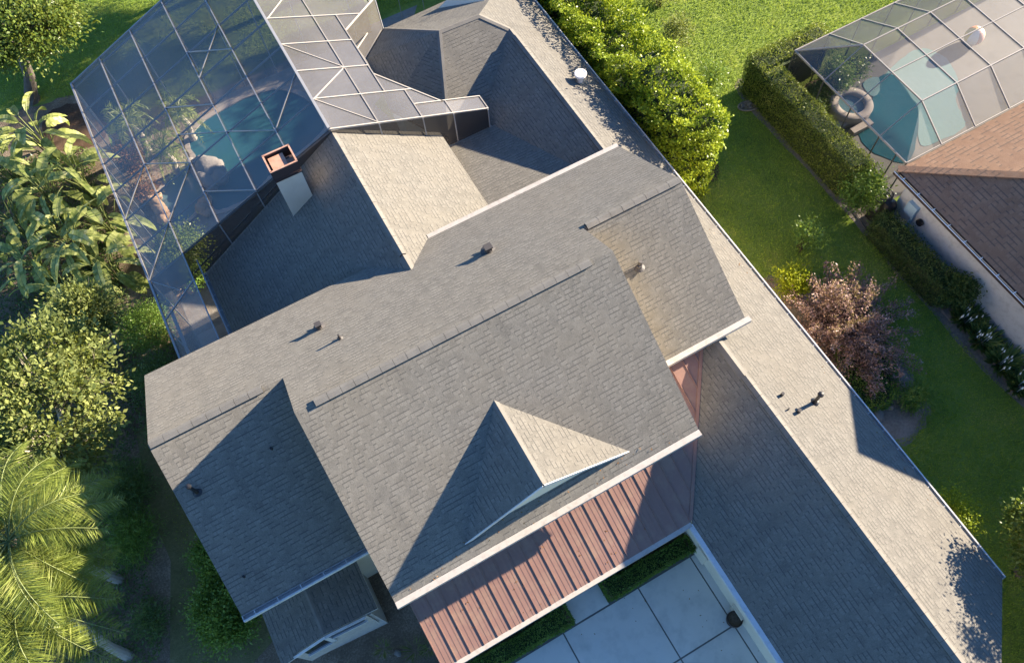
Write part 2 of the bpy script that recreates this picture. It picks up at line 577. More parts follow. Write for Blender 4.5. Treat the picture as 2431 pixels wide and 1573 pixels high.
def leaf_obj(name, P, D, N, L, W, mat, parent, fold=0.0):
    """P base points, D axis, N approximate normal; each leaf one diamond face"""
    n = len(P)
    D = D / (np.linalg.norm(D, axis=1, keepdims=True) + 1e-9)
    S = np.cross(D, N)
    S /= (np.linalg.norm(S, axis=1, keepdims=True) + 1e-9)
    L = np.broadcast_to(np.asarray(L, float).reshape(-1, 1), (n, 1))
    W = np.broadcast_to(np.asarray(W, float).reshape(-1, 1), (n, 1))
    mid = P + D * L * 0.45
    V = np.stack([P, mid + S * W * 0.5, P + D * L, mid - S * W * 0.5], 1).reshape(-1, 3)
    me = bpy.data.meshes.new(name)
    me.vertices.add(4 * n)
    me.vertices.foreach_set('co', V.astype(np.float32).ravel())
    me.loops.add(4 * n)
    me.loops.foreach_set('vertex_index', np.arange(4 * n, dtype=np.int32))
    me.polygons.add(n)
    me.polygons.foreach_set('loop_start', np.arange(0, 4 * n, 4, dtype=np.int32))
    me.polygons.foreach_set('loop_total', np.full(n, 4, dtype=np.int32))
    me.update(calc_edges=True)
    me.validate()
    me.materials.append(mat)
    o = bpy.data.objects.new(name, me)
    COL.objects.link(o)
    if parent is not None:
        o.parent = parent
        o.matrix_parent_inverse = Matrix.Translation(-Vector(parent.location))
    return o


def unit(a):
    return a / (np.linalg.norm(a, axis=-1, keepdims=True) + 1e-9)


def rnd_dirs(n):
    return unit(rng.normal(size=(n, 3)))


def in_poly(x, y, poly):
    ins = np.zeros(len(x), bool)
    n = len(poly)
    for i in range(n):
        x1, y1 = poly[i][0], poly[i][1]
        x2, y2 = poly[(i + 1) % n][0], poly[(i + 1) % n][1]
        c = ((y1 > y) != (y2 > y)) & (x < (x2 - x1) * (y - y1) / (y2 - y1 + 1e-12) + x1)
        ins ^= c
    return ins


def sample_poly(poly, dens):
    P = np.array([(p[0], p[1]) for p in poly])
    lo, hi = P.min(0), P.max(0)
    n = int((hi - lo).prod() * dens)
    q = lo + rng.random((n, 2)) * (hi - lo)
    return q[in_poly(q[:, 0], q[:, 1], poly)]


def sheet(name, poly, z, mat, parent=None):
    mb = MB()
    mb.poly([(p[0], p[1], z) for p in poly], [(p[0], p[1]) for p in poly])
    o = mb.build(name, mat, parent)
    return o


def pp(*px, z=0.0):
    return [at(a, b, z) for a, b in px]


def wobble(poly, amp=0.12, sub=5):
    """round and roughen an outline"""
    P = [np.array(p[:2], float) for p in poly]
    out = []
    n = len(P)
    for i in range(n):
        p0, p1, p2, p3 = P[i - 1], P[i], P[(i + 1) % n], P[(i + 2) % n]
        for k in range(sub):
            t = k / sub
            q = 0.5 * ((2 * p1) + (-p0 + p2) * t + (2 * p0 - 5 * p1 + 4 * p2 - p3) * t * t + (-p0 + 3 * p1 - 3 * p2 + p3) * t ** 3)
            out.append(q + rng.normal(size=2) * amp * 0.3)
    return out
#@@SETTING

# ------------------------------------------------------------------ the ground and its sheets
def gsheet(name, poly, z, mat):
    return struct(sheet(name, poly, z, mat))


gsheet('ground', [(-400, -400), (400, -400), (400, 400), (-400, 400)], 0.0, M['lawnsoil'])
gsheet('mulch_bed', wobble([(-20, 3), (-8.9, 3.5), (-8.1, 9.5), (-7.9, 13.5), (-5.0, 13.8), (-5.0, 20), (-5.05, 27.6), (-4.6, 29.2), (-6.0, 30.2), (-8.5, 30.6), (-13, 31), (-20, 29), (-22, 15)], 0.25), 0.004, M['darkmulch'])
gsheet('worn_grass_strip', [(-4.5, 14.2), (-7.9, 14.2), (-8.3, 11.5), (-8.2, 9.5), (-9.3, 6.2), (-9.2, 1.6), (-7.9, 1.6), (-7.6, 5.2), (-5.0, 6.2), (-5.0, 9)], 0.010, M['worn'])
gsheet('bark_mulch', wobble([(-5.1, 27.4), (-4.9, 28.9), (-6.2, 29.8), (-7.4, 29.3), (-7.2, 27.6), (-6.0, 27.0)], 0.15), 0.008, M['mulch'])
gsheet('front_bed', [(-8.2, 2.0), (-2.2, -1.5), (-1.9, 2.6), (-2.0, 6.2), (-6.2, 6.2), (-7.8, 6.6), (-8.4, 4.5)], 0.004, M['darkmulch'])
gsheet('garden_bed', wobble([(12.0, 8.7), (13.6, 8.5), (14.6, 7.6), (15.5, 5.6), (15.6, 4.2), (15.6, 3.0), (15.3, 1.8), (14.2, 1.3), (12.6, 1.6), (11.6, 4.5)], 0.2), 0.004, M['sand'])
gsheet('hedge_bed', wobble([(18.7, 16.2), (17.9, 15.9), (17.88, 12), (17.85, 8.8), (17.75, 5), (17.75, 1), (19.0, -3), (19.0, 4), (19.0, 8.6), (18.9, 14)], 0.1), 0.004, M['sand'])
gsheet('side_bed', wobble([(12.0, 28), (12.0, 13.0), (13.6, 12.7), (14.9, 13.0), (15.2, 15), (15.2, 28)], 0.15), 0.004, M['mulch'])

# front court: slabs with dark joints between them
court = MB()
xs = [-2.0, 1.40, 4.0, 5.86, 6.6]
ys = [-9.0, -6.4, -3.4, -0.53, 1.72]
for i in range(len(xs) - 1):
    for j in range(len(ys) - 1):
        x0, x1 = xs[i] + 0.022, xs[i + 1] - 0.022
        y0, y1 = ys[j] + 0.022, ys[j + 1] - 0.022
        court.prism([(x0, y0, 0.03), (x1, y0, 0.03), (x1, y1, 0.03), (x0, y1, 0.03)], (0, 0, -0.028))
court.prism([(1.86, 1.75, 0.03), (3.0, 1.75, 0.03), (3.0, 4.2, 0.03), (1.86, 4.2, 0.03)], (0, 0, -0.028))
struct(court.build('courtyard_paving', M['conc']))
gsheet('paving_joint_soil', [(-2.2, -9.1), (6.7, -9.1), (6.7, 1.78), (-2.2, 1.78)], 0.006, M['joint'])
gsheet('planting_bed', [(-2.0, 1.79), (6.3, 1.79), (6.3, 4.2), (-2.0, 4.2)], 0.008, M['darkmulch'])

# our pool terrace under the screen roof
gsheet('pool_terrace', [(-5.0, 12.2), (-3.0, 12.2), (7.4, 17.2), (6.0, 19.0), (5.0, 23.0), (6.3, 23.8), (9.0, 27.2), (-5.0, 27.2)], 0.008, M['stone_deck'])
gsheet('terrace_bed', wobble([(-5.0, 27.1), (-5.0, 20.0), (-4.3, 19.5), (-3.3, 21.5), (-2.2, 23.4), (-1.2, 25.5), (-0.8, 27.1)], 0.15), 0.012, M['darkmulch'])
gsheet('terrace_paving', [(-4.9, 12.3), (-3.2, 12.3), (-3.2, 16.6), (-4.9, 16.6)], 0.014, M['coping'])
pool_px = [(452, 330), (520, 268), (650, 215), (745, 250), (770, 305), (700, 370), (640, 420), (590, 470), (520, 500), (500, 470), (480, 400)]
pool = wobble(pp(*pool_px), 0.05, 6)
gsheet('pool_water', pool, 0.02, M['water'])
spa_px = [(375, 475), (400, 430), (440, 400), (475, 420), (480, 470), (455, 515), (415, 530), (385, 515)]
spa = wobble(pp(*spa_px), 0.04, 6)
gsheet('spa_pool_water', spa, 0.024, M['water_spa'])
cop = MB()
for ring, w in ((pool, 0.22), (spa, 0.16)):
    c = np.mean([p[:2] for p in ring], 0)
    n = len(ring)
    for i in range(n):
        a, b = np.array(ring[i][:2]), np.array(ring[(i + 1) % n][:2])
        oa, ob = a + (a - c) / np.linalg.norm(a - c) * w, b + (b - c) / np.linalg.norm(b - c) * w
        cop.prism([(*a, 0.06), (*b, 0.06), (*ob, 0.06), (*oa, 0.06)], (0, 0, -0.05))
struct(cop.build('pool_coping', M['coping']))

# neighbour's pool terrace
gsheet('neighbour_terrace', [(19.05, 8.75), (34, 8.75), (34, 14.7), (19.05, 14.7)], 0.008, M['deck'])
gsheet('neighbour_planting', wobble([(19.1, 14.6), (19.1, 12.0), (20.2, 12.6), (21.0, 13.8), (23, 14.6)], 0.1), 0.012, M['darkmulch'])
npool_px = [(2037, 300), (2065, 275), (2075, 215), (2085, 185), (2120, 180), (2165, 235), (2180, 260), (2175, 330), (2155, 385), (2100, 375), (2050, 345)]
gsheet('neighbour_pool_water', wobble(pp(*npool_px), 0.04, 5), 0.022, M['water'])
nsh_px = [(2048, 200), (2062, 188), (2085, 185), (2088, 215), (2075, 230), (2060, 222)]
gsheet('neighbour_shallow_water', wobble(pp(*nsh_px), 0.03, 5), 0.026, M['shallow_hazed'])
nsh2 = [(2100, 185), (2140, 140), (2190, 115), (2245, 140), (2275, 195), (2270, 245), (2290, 300), (2240, 330), (2185, 345), (2178, 270), (2140, 225)]
gsheet('neighbour_hazed_pool_water', wobble(pp(*nsh2), 0.05, 5), 0.018, M['shallow_hazed'])  # paler part of the same pool, screen haze put into its colour
# ------------------------------------------------------------------ the house
y1, Z1, mr, mf, y2, yre = 9.6493, 7.0752, 0.5732, 0.5599, 8.2666, 12.5398
xll, xml, xmr, xrr = -5.4945, -2.0193, 6.5807, 9.6741
yfl, yfm, yfr = 5.5351, 3.8364, 5.9544
xg, Zg, yg, mg, xgr, xgl = 2.1897, 6.0423, 17.2073, 0.6552, 5.648, -3.3902
xe, ze, mw, xwl, xwu, xlg, ywu = 11.7251, 3.2063, 0.5318, 8.7149, 9.7441, 5.6502, 19.70
Z2 = Z1 + mr * (y1 - y2)


def zr(y): return Z1 - mr * (y - y1)
def zf(y): return Z1 + mf * (y - y1)
def zm(y): return Z2 + mf * (y - y2)
def zgr(x): return Zg - mg * abs(x - xg)
def zwr(x): return ze + mw * (xe - x)
def zwl(x): return zwr(xwl) - mw * (xwl - x)
def zwu(x): return zwr(xwu) - mw * (xwu - x)


house = thing('house', 'large grey shingled house with dormer, chimney and copper coloured metal porch roof', 'house', (2, 8, 0))

# -- main two-storey roof
roofpart('main_roof', [
    [(xrr, yre, zr(yre)), (xll, yre, zr(yre)), (xll, y1, Z1), (xml, y1, Z1), (xml, y2, Z2), (xmr, y2, Z2), (xmr, y1, Z1), (xrr, y1, Z1)],
    [(xml, y1, Z1), (xll, y1, Z1), (xll, yfl, zf(yfl)), (xml, yfl, zf(yfl))],
    [(xmr, y2, Z2), (xml, y2, Z2), (xml, yfm, zm(yfm)), (xmr, yfm, zm(yfm))],
    [(xrr, y1, Z1), (xmr, y1, Z1), (xmr, yfr, zf(yfr)), (xrr, yfr, zf(yfr))]], house)


def wall(name, prof, axis, lo, hi, mat=None):
    mb = MB()
    f = (lambda a, z, t: (t, a, z)) if axis == 'x' else (lambda a, z, t: (a, t, z))
    n = len(prof)
    mb.poly([f(a, z, lo) for a, z in prof])
    mb.poly([f(a, z, hi) for a, z in prof][::-1])
    for i in range(n):
        (a, z), (b, w) = prof[i], prof[(i + 1) % n]
        mb.poly([f(a, z, lo), f(b, w, lo), f(b, w, hi), f(a, z, hi)])
    return mb.build(name, mat or M['cream'], house)


dz = 0.14
wall('wall', [(yfl + .45, 0), (yre - .45, 0), (yre - .45, zr(yre - .45) - dz), (y1, Z1 - dz), (yfl + .45, zf(yfl + .45) - dz)], 'x', xll + .35, xml + .2)
wall('wall', [(yfm + .45, 0), (yre - .45, 0), (yre - .45, zr(yre - .45) - dz), (y2, Z2 - dz), (yfm + .45, zm(yfm + .45) - dz)], 'x', xml + .2, xmr - .2)
wall('wall', [(yfr + .45, 0), (yre - .45, 0), (yre - .45, zr(yre - .45) - dz), (y1, Z1 - dz), (yfr + .45, zf(yfr + .45) - dz)], 'x', xmr - .2, xrr - .3)
wall('wall', [(xgl + .4, 0), (xgl + .4, zgr(xgl + .4) - dz), (xg, Zg - dz), (xgr - .3, zgr(xgr - .3) - dz), (xgr - .3, 0)], 'y', 12.0, yg - .25)
wall('wall', [(xlg + .45, 0), (xlg + .45, zwl(xlg + .45) - dz), (xwl, zwr(xwl) - dz), (xe - .4, zwr(xe - .4) - dz), (xe - .4, 0)], 'y', -2.6, 7.5)
wall('wall', [(xlg + .45, 0), (xlg + .45, zwl(xlg + .45) - dz), (xwl, zwr(xwl) - dz), (9.7, zwr(9.7) - dz), (9.7, 0)], 'y', -9.0, -2.6)
wall('wall', [(8.0, 0), (8.0, zwu(8.0) - dz), (xwu, zwr(xwu) - dz), (xe - .4, zwr(xe - .4) - dz), (xe - .4, 0)], 'y', 7.5, 22.9)

# -- rear wing with the chimney
roofpart('rear_wing_roof', [
    [(xg, yg, Zg), (xgl, yg, zgr(xgl)), (xgl, 12.1, zgr(xgl)), (1.0, 12.1, zgr(1.0)), (1.237, yre - .02, zgr(1.237)), (xg, 11.46, Zg)],
    [(xgr, yg, zgr(xgr)), (xg, yg, Zg), (xg, 11.46, Zg), (3.14, yre - .02, zgr(3.14)), (3.4, 12.1, zgr(3.4)), (xgr, 12.1, zgr(xgr))]], house)
zc = lambda y: 3.11 + 0.195 * (17.07 - y)
roofpart('connecting_roof', [[(7.60, 17.05, zc(17.05)), (5.3, 17.05, zc(17.05)), (5.3, 12.0, zc(12.0)), (9.8, 12.0, zc(12.0))]], house)

# -- long right wing: one big sunlit slope, two ridges
HR = (8.94, 20.45, zwr(8.94))
zbf = lambda y: HR[2] - 0.545 * (HR[1] - y)      # front slope of the cross ridge at the far end
R0 = (xwu, ywu, zwr(xwu))
roofpart('wing_roof', [
    [(xe, 23.4, ze), HR, R0, (xwu, 9.0, zwr(xwu)), (xwl, 6.6, zwr(xwl)), (xwl, -9.0, zwr(xwl)), (9.79, -9.0, zwr(9.79)), (9.79, -4.15, zwr(9.79)), (xe, -2.88, ze)],
    [R0, (7.40, 17.45, zwu(7.40)), (7.40, 16.9, zwu(7.40)), (7.9, 9.0, zwu(7.9)), (xwu, 9.0, zwr(xwu))],
    [(xwl, 6.9, zwr(xwl)), (xlg + .02, 2.2, zwl(xlg)), (xlg, -9.0, zwl(xlg)), (xwl, -9.0, zwr(xwl))]], house)

# -- bay at the far end: half octagon under a cross ridge
AP = (7.39, 20.5, HR[2] + .002)
zb = 3.12
E1, E2, E3, E4 = (6.23, 23.32, zb), (5.03, 22.27, zb), (4.75, 19.6, zb), (5.95, 17.32, zbf(17.32))
roofpart('bay_roof', [
    [HR, AP, E1, (xe, 23.4, ze)],
    [AP, E2, E1][::-1],
    [AP, E3, E2][::-1],
    [AP, E4, E3][::-1],
    [HR, R0, (7.40, 17.45, zwu(7.40) + .004), (7.3, 17.32, zbf(17.32)), E4, AP]], house)
mb = MB()
mb.prism([(8.2, 22.9, 2.8), (6.4, 22.9, 2.8), (5.4, 22.0, 2.8), (5.2, 19.8, 2.8), (6.3, 17.9, 2.8), (8.2, 17.9, 2.8)], (0, 0, -2.8))
mb.build('wall', M['cream'], house)


def strip_vent(p0, p1, d0, d1, name='ridge_vent', w=0.125):
    """raised shingle-over vent riding on a ridge; d0, d1 are down-slope unit vectors"""
    p0, p1 = np.array(p0, float), np.array(p1, float)
    cap, slot = MB(), MB()
    up = np.array([0, 0, 1.0])
    for d in (d0, d1):
        d = np.array(d, float) / np.linalg.norm(d)
        q = [p0, p1, p1 + d * w, p0 + d * w]
        q2 = [p0, p1, p1 + d * (w - .012), p0 + d * (w - .012)]
        uv, n = planar_uv(q)
        if np.cross(q[1] - q[0], q[2] - q[1])[2] < 0:
            q, q2 = q[::-1], q2[::-1]
        nseg = max(1, int(np.linalg.norm(p1 - p0) / .33))
        for k_ in range(nseg):
            a_, b_ = (k_ + .012) / nseg, (k_ + .988) / nseg
            A_, B_ = p0 + (p1 - p0) * a_, p0 + (p1 - p0) * b_
            g_ = [A_, B_, B_ + d * w, A_ + d * w]
            if np.cross(g_[1] - g_[0], g_[2] - g_[1])[2] < 0:
                g_ = g_[::-1]
            dz_ = up * (0.066 + .002 * (k_ % 2) + .002 * rng.random())
            cap.prism([x + dz_ for x in g_], -up * 0.014)
        slot.prism([x + up * 0.051 for x in q2], -up * 0.048)  # near-black strip, painted shadow gap under the cap edge
    o = cap.build(name, M['cap'], house)
    slot.build('vent_shadow_gap', M['vent_dark'], o)
    return o


def hipcap(name, p0, p1, d0, d1, w=0.15):
    p0, p1 = np.array(p0, float), np.array(p1, float)
    cap = MB()
    for d in (d0, d1):
        d = np.array(d, float) / np.linalg.norm(d)
        q = [p0, p1, p1 + d * w, p0 + d * w]
        uv, n = planar_uv(q)
        if np.cross(q[1] - q[0], q[2] - q[1])[2] < 0:
            q = q[::-1]
        cap.prism([x + np.array([0, 0, 0.018]) for x in q], (0, 0, -0.015))
    return cap.build(name, M['cap'], house)


df, dr = (0, -1, -mf), (0, 1, -mr)
strip_vent((xml + .5, y2, Z2), (xmr - .65, y2, Z2), df, dr)
strip_vent((xll + .03, y1, Z1), (xml - .55, y1, Z1), df, dr)
strip_vent((xmr + .1, y1, Z1), (xrr - .03, y1, Z1), df, dr)
strip_vent((xg, yg - .5, Zg), (xg, 12.0, Zg), (-1, 0, -mg), (1, 0, -mg))
hipcap('ridge_cap', (xg, yg, Zg), (xg, yg - .5, Zg), (-1, 0, -mg), (1, 0, -mg))
hipcap('ridge_cap', (xg, 12.0, Zg), (xg, 11.46, Zg), (-1, 0, -mg), (1, 0, -mg))
strip_vent((xwl, 4.6, zwr(xwl)), (xwl, -9.0, zwr(xwl)), (-1, 0, -mw), (1, 0, -mw))
hipcap('ridge_cap', (xwl, 6.5, zwr(xwl)), (xwl, 4.6, zwr(xwl)), (-1, 0, -mw), (1, 0, -mw))
strip_vent((xwu, ywu - .4, zwr(xwu)), (xwu, 9.2, zwr(xwu)), (-1, 0, -mw), (1, 0, -mw))
hipcap('ridge_cap', (xwu, ywu, zwr(xwu)), (xwu, ywu - .4, zwr(xwu)), (-1, 0, -mw), (1, 0, -mw))
hipcap('hip_cap', HR, R0, (1, .6, -mw), (-.3, -1, -.55), 0.12)
hipcap('ridge_cap', AP, HR, (0, 1, -.60), (0, -1, -.545), 0.12)
hipcap('hip_cap', AP, E4, (-1, .3, -.35), (1, -.4, -.2), 0.10)
hipcap('hip_cap', AP, E1, (-1, .2, -.6), (.9, .6, -.36), 0.10)


# -- gutters: open troughs, or troughs with a cover
def gutter(p0, p1, out, cover=False, w=0.13, h=0.12, mat='white', name='gutter', drop=0.0):
    p0, p1, out = np.array(p0, float), np.array(p1, float), np.array(out, float)
    up = np.array([0, 0, 1.0])
    p0 = p0 - up * (0.02 + drop)
    p1 = p1 - up * (0.02 + drop)
    d = (p1 - p0) / np.linalg.norm(p1 - p0)
    ax = [d, out, up]
    L = np.linalg.norm(p1 - p0)
    mid = (p0 + p1) / 2
    mb = MB()
    mb.box(mid + out * (w + .01) - up * (h / 2 - .012), (L, 0.014, h), ax, 0)      # front
    mb.box(mid + out * (w - .004) + up * 0.008, (L, 0.034, 0.012), ax, 0)     # rolled lip
    mb.box(mid + out * (w / 2) - up * (h - .006), (L, w, 0.012), ax, 1)      # bottom
    mb.box(mid + out * 0.004 - up * (h / 2), (L, 0.012, h), ax, 1)      # back
    for e in (p0 - d * .006, p1 + d * .006):
        mb.box(e + out * (w / 2) - up * (h / 2), (0.012, w + .02, h), ax, 0)
    if cover:
        mb.box(mid + out * (w / 2 + .0) + up * 0.022, (L, w + .03, 0.012), ax, 0)
    else:
        n = int(L / 0.6)
        for i in range(n):
            mb.box(p0 + d * (i + .5) * L / n + out * (w / 2) - up * .006, (0.02, w, 0.01), ax, 0)
    g = mb.build(name, [M[mat], M['soffit']], house)
    return g


gutter((xml, yfm, zm(yfm)), (xmr, yfm, zm(yfm)), (0, -1, 0), True, mat='creamgut')
gutter((xll, yfl, zf(yfl)), (xml + .2, yfl, zf(yfl)), (0, -1, 0), False, w=.14)
gutter((xmr + .02, yfr, zf(yfr)), (xrr + .12, yfr, zf(yfr)), (0, -1, 0), True, mat='creamgut')
gutter((xrr, yre, zr(yre)), (3.16, yre, zr(yre)), (0, 1, 0), True, w=.11, mat='creamgut')
gutter((xlg, -9.0, zwl(xlg)), (xlg, 2.18, zwl(xlg)), (-1, 0, 0), True, w=.10, mat='white')
gutter((xe, 23.4, ze), (xe, -2.88, ze), (1, 0, 0), False, w=.11, mat='white')
gutter((xgl, 12.6, zgr(xgl)), (xgl, 17.1, zgr(xgl)), (-1, 0, 0), False, w=.12, mat='white')
gutter((5.9, 17.05, zc(17.05)), (7.5, 17.05, zc(17.05)), (0, 1, 0), False, w=.10, mat='creamgut')
gutter(E2, E1, (-.66, .75, 0), False, w=.08, mat='creamgut')

# rake trim along the gable edges
def rake(p0, p1, side, mat='creamgut'):
    mb = MB()
    p0, p1 = np.array(p0, float), np.array(p1, float)
    s = np.array(side, float)
    mb.bar(p0 - s * .02 - (0, 0, .19), p1 - s * .02 - (0, 0, .19), .022, .15)
    return mb.build('rake_board', M[mat], house)


rake((xml, y2, Z2), (xml, yfm, zm(yfm)), (-1, 0, 0))
rake((xmr, y2, Z2), (xmr, yfm, zm(yfm)), (1, 0, 0))
rake((xll, y1, Z1), (xll, yfl, zf(yfl)), (-1, 0, 0))
rake((xll, y1, Z1), (xll, yre, zr(yre)), (-1, 0, 0))
rake((xrr, y1, Z1), (xrr, yfr, zf(yfr)), (1, 0, 0))
rake((xrr, y1, Z1), (xrr, yre, zr(yre)), (1, 0, 0))
rake((xg, yg, Zg), (xgr, yg, zgr(xgr)), (0, 1, 0))
rake((xg, yg, Zg), (xgl, yg, zgr(xgl)), (0, 1, 0))

# -- dormer
xd, Zd, ydf, xdr, xdl = 2.2366, 6.9133, 4.2082, 4.6825, 0.0659
ybk = y2 - (Z2 - Zd) / mf
dorm = MB()
FR = (xd, ydf, Zd)
BK = (xd, ybk, Zd + .006)
RC = (xdr, ydf, zm(ydf) + .004)
LC = (xdl, ydf, zm(ydf) + .004)
slab(dorm, [BK, LC, FR], 0.06, 0, 1)
slab(dorm, [BK, FR, RC], 0.06, 0, 1)
dormer = dorm.build('dormer_roof', [M['shingle'], M['brownmetal']], house)
gw = MB()
yw = ydf + .10
gw.prism([(xd, yw, Zd - .09), (xdl + .2, yw, zm(yw) - .08), (xdr - .2, yw, zm(yw) - .08)], (0, .08, 0))
gw.build('gable_wall', M['cream'], dormer)
gb = MB()
for c in (LC, RC):
    a, b = np.array(FR), np.array(c)
    gb.bar(a + (0, -.012, -.075), b + (0, -.012, -.075), .022, .12)
gb.build('barge_board', M['white'], dormer)
hipcap('ridge_cap', (xd, ydf, Zd), (xd, ybk + .2, Zd), (-1, 0, -.62), (1, 0, -.56), 0.11)

# -- metal porch roof with standing seams
xp, yp, zp, mp = -1.8702, 2.2222, 3.179, 0.3786


def zpp(y): return zp + mp * (y - yp)


po = MB()
yb_ = 6.5
vx = lambda y: xlg + (zpp(y) - zwl(xlg)) / mw
slab(po, [(vx(yb_), yb_, zpp(yb_)), (6.3, yb_, zpp(yb_)), (6.3, 4.32, zpp(4.32)), (xp, 4.32, zpp(4.32)), (xp, yp, zp), (xlg, yp, zp)], 0.05)
x = xp + 0.02
k = 0
while x < vx(yb_) - .1:
    ylo = yp + 0.01 if x < xlg else yp + (x - xlg) * mw / mp + .03
    yhi = 4.3 if x < 6.3 else yb_ - .02
    if yhi > ylo + .1:
        a, b = np.array((x, ylo, zpp(ylo) + .006)), np.array((x, yhi, zpp(yhi) + .006))
        po.bar(a, b, 0.020, 0.030)
        for q in (0.13, 0.26):          # faint pan stiffening ribs
            if x + q < xlg:
                po.bar((x + q, ylo, zpp(ylo) + .001), (x + q, yhi, zpp(yhi) + .001), 0.012, 0.006)
    x += 0.395
a, b = np.array((xlg + .02, yp + .05, zpp(yp + .05) + .02)), np.array((vx(6.4) + .0, 6.4, zpp(6.4) + .02))
po.bar(a, b, 0.09, 0.02)
porch = po.build('porch_roof', M['metalroof'], house)
gutter((xp, yp, zp), (xlg - .02, yp, zp), (0, -1, 0), True, w=.09, h=.11, mat='creamgut')
mb = MB()
mb.box((xp + .06, 3.2, 3.02), (.12, 1.75, .22))
mb.box((xp + .12, 2.45, 1.45), (.2, .2, 2.9))
mb.build('porch_beam', M['white'], house)
for px in (1.7, 3.2, 5.6):
    mb = MB()
    mb.box((px, 2.5, 1.5), (.16, .16, 3.0))
    mb.build('porch_post', M['white'], house)
# garage-side pilasters seen under the white gutter
for yy, h in ((1.55, .95), (-0.28, .5)):
    mb = MB()
    mb.box((6.17, yy, h / 2), (.28, .42, h))
    mb.box((6.17, yy, h + .03), (.34, .48, .06))
    mb.build('pilaster', M['cream'], house)

# -- entry bay with stone front and slanting windows
eL, eR, eX, ye0, ye1 = -5.60, -2.78, -4.22, 4.50, 6.3
zeL, zeX, zeR = 2.56, 3.08, 2.62
eb = MB()
slab(eb, [(eX, ye1, zeX), (eL, ye1, zeL), (eL, 4.42, zeL), (-5.1, 4.42, zeL + .19), (-5.1, ye0, zeL + .19), (eX, ye0, zeX)], .07, 0, 1)
slab(eb, [(eR, ye1, zeR), (eX, ye1, zeX), (eX, ye0, zeX), (-3.55, ye0, zeX - .213), (-3.5, ye0, zeX - .23), (eR, ye0, zeR)], .07, 0, 1)
entry = eb.build('entry_roof', [M['shingle'], M['white']], house)
hipcap('ridge_cap', (eX, ye1, zeX), (eX, ye0 + .02, zeX), (-1, 0, -.37), (1, 0, -.32), .07)
mb = MB()
mb.prism([(-5.3, 4.66, 2.4), (-5.3, 6.0, 2.4), (-3.0, 6.0, 2.4), (-3.0, 4.50, 2.4)][::-1], (0, 0, -2.4))
sw = mb.build('stone_wall', M['stonewall'], house)
mb = MB()
mb.prism([(-5.2, 4.46, 2.66), (-4.22, 4.46, 3.02), (-3.1, 4.46, 2.66), (-3.1, 4.46, 1.0), (-5.2, 4.46, 1.0)], (0, .035, 0))
mb.build('stone_gable', M['stonewall'], sw)
win = MB()
win.prism([(-4.95, 4.44, 2.05), (-4.30, 4.44, 2.05), (-4.30, 4.44, 2.86), (-4.95, 4.44, 2.66)], (0, .02, 0), None, 1)
win.prism([(-4.14, 4.44, 2.56), (-3.25, 4.44, 2.30), (-3.25, 4.44, 2.60), (-4.14, 4.44, 2.90)], (0, .02, 0), None, 1)
win.bar((eX, 4.43, 2.0), (eX, 4.43, 2.99), .12, .06, (0, 1, 0), 0)
win.bar((-4.16, 4.43, 2.52), (-3.2, 4.43, 2.24), .06, .06, (0, 1, 0), 0)
win.bar((-5.0, 4.43, 2.02), (-4.2, 4.43, 2.02), .06, .06, (0, 1, 0), 0)
win.bar((-5.2, 4.43, 2.74), (eX, 4.43, 3.07), .05, .06, (0, 1, 0), 0)
win.bar((eX, 4.43, 3.07), (-3.15, 4.43, 2.73), .05, .06, (0, 1, 0), 0)
win.build('window', [M['white'], M['glass']], house)

# -- chimney
ch = MB()
cx0, cx1, cyf, cyb = 0.01, 0.81, 15.93, 16.60
ch.prism([(cx0, cyf, 6.34), (cx1, cyf, 6.34), (cx1, cyb, 6.34), (cx0, cyb, 6.34)], (0, 0, -3.5))
chim = ch.build('chimney', M['cream'], house)
cp = MB()
zt, zb0 = 6.80, 6.38
cp.box(((cx0 + cx1) / 2, (cyf + cyb) / 2, 6.355), (cx1 - cx0 + .05, cyb - cyf + .05, .05))
for a, b in (((cx0, cyf), (cx1, cyf)), ((cx1, cyf), (cx1, cyb)), ((cx1, cyb), (cx0, cyb)), ((cx0, cyb), (cx0, cyf))):
    cp.bar((*a, (zt + zb0) / 2 + .02), (*b, (zt + zb0) / 2 + .02), .03, zt - zb0 - .04)
cp.bar((cx0 + .02, cyf - .02, 6.43), (cx1 - .02, cyf - .02, 6.43), .02, .05)
cpo = cp.build('chimney_cap', M['brownmetal'], chim)
rm = MB()
for a, b in (((cx0 - .02, cyf), (cx1 + .02, cyf)), ((cx1, cyf), (cx1, cyb)), ((cx1 + .02, cyb), (cx0 - .02, cyb)), ((cx0, cyb), (cx0, cyf))):
    rm.bar((*a, zt + .012), (*b, zt + .012), .05, .024)
rm.box((cx0 + .32, (cyf + cyb) / 2 - .02, 6.70), (.46, .56, .03))
rm.box((cx0 + .66, cyf + .22, 6.60), (.2, .34, .03))
rm.build('flue_cover', M['rust'], chim)


# -- vents standing on the roof
def vent(loc, h, r, mat, lean=(0, 0, 0), cap=None, foot=True, name='vent_pipe', square=False):
    mb = MB()
    x, y, z = loc
    if foot:
        mb.lathe([(r * 2.6, 0.012), (r * 1.35, .05), (r * 1.1, .12), (0.001, .12)], (x, y, z), 14)
    if square:
        mb.box((x, y, z + h / 2), (r * 1.9, r * 1.9, h))
        mb.box((x, y, z + h + .02), (r * 2.6, r * 2.3, .04))
    else:
        mb.tube([(x, y, z - .05), (x + lean[0] * .5, y + lean[1] * .5, z + h * .5), (x + lean[0], y + lean[1], z + h)], r, 10)
    if cap:
        mb.lathe([(0.001, h + .05), (cap, h + .03), (cap * 1.1, h - .03), (cap * .4, h - .05)], (x + lean[0], y + lean[1], z), 12)
    return mb.build(name, M[mat], house)


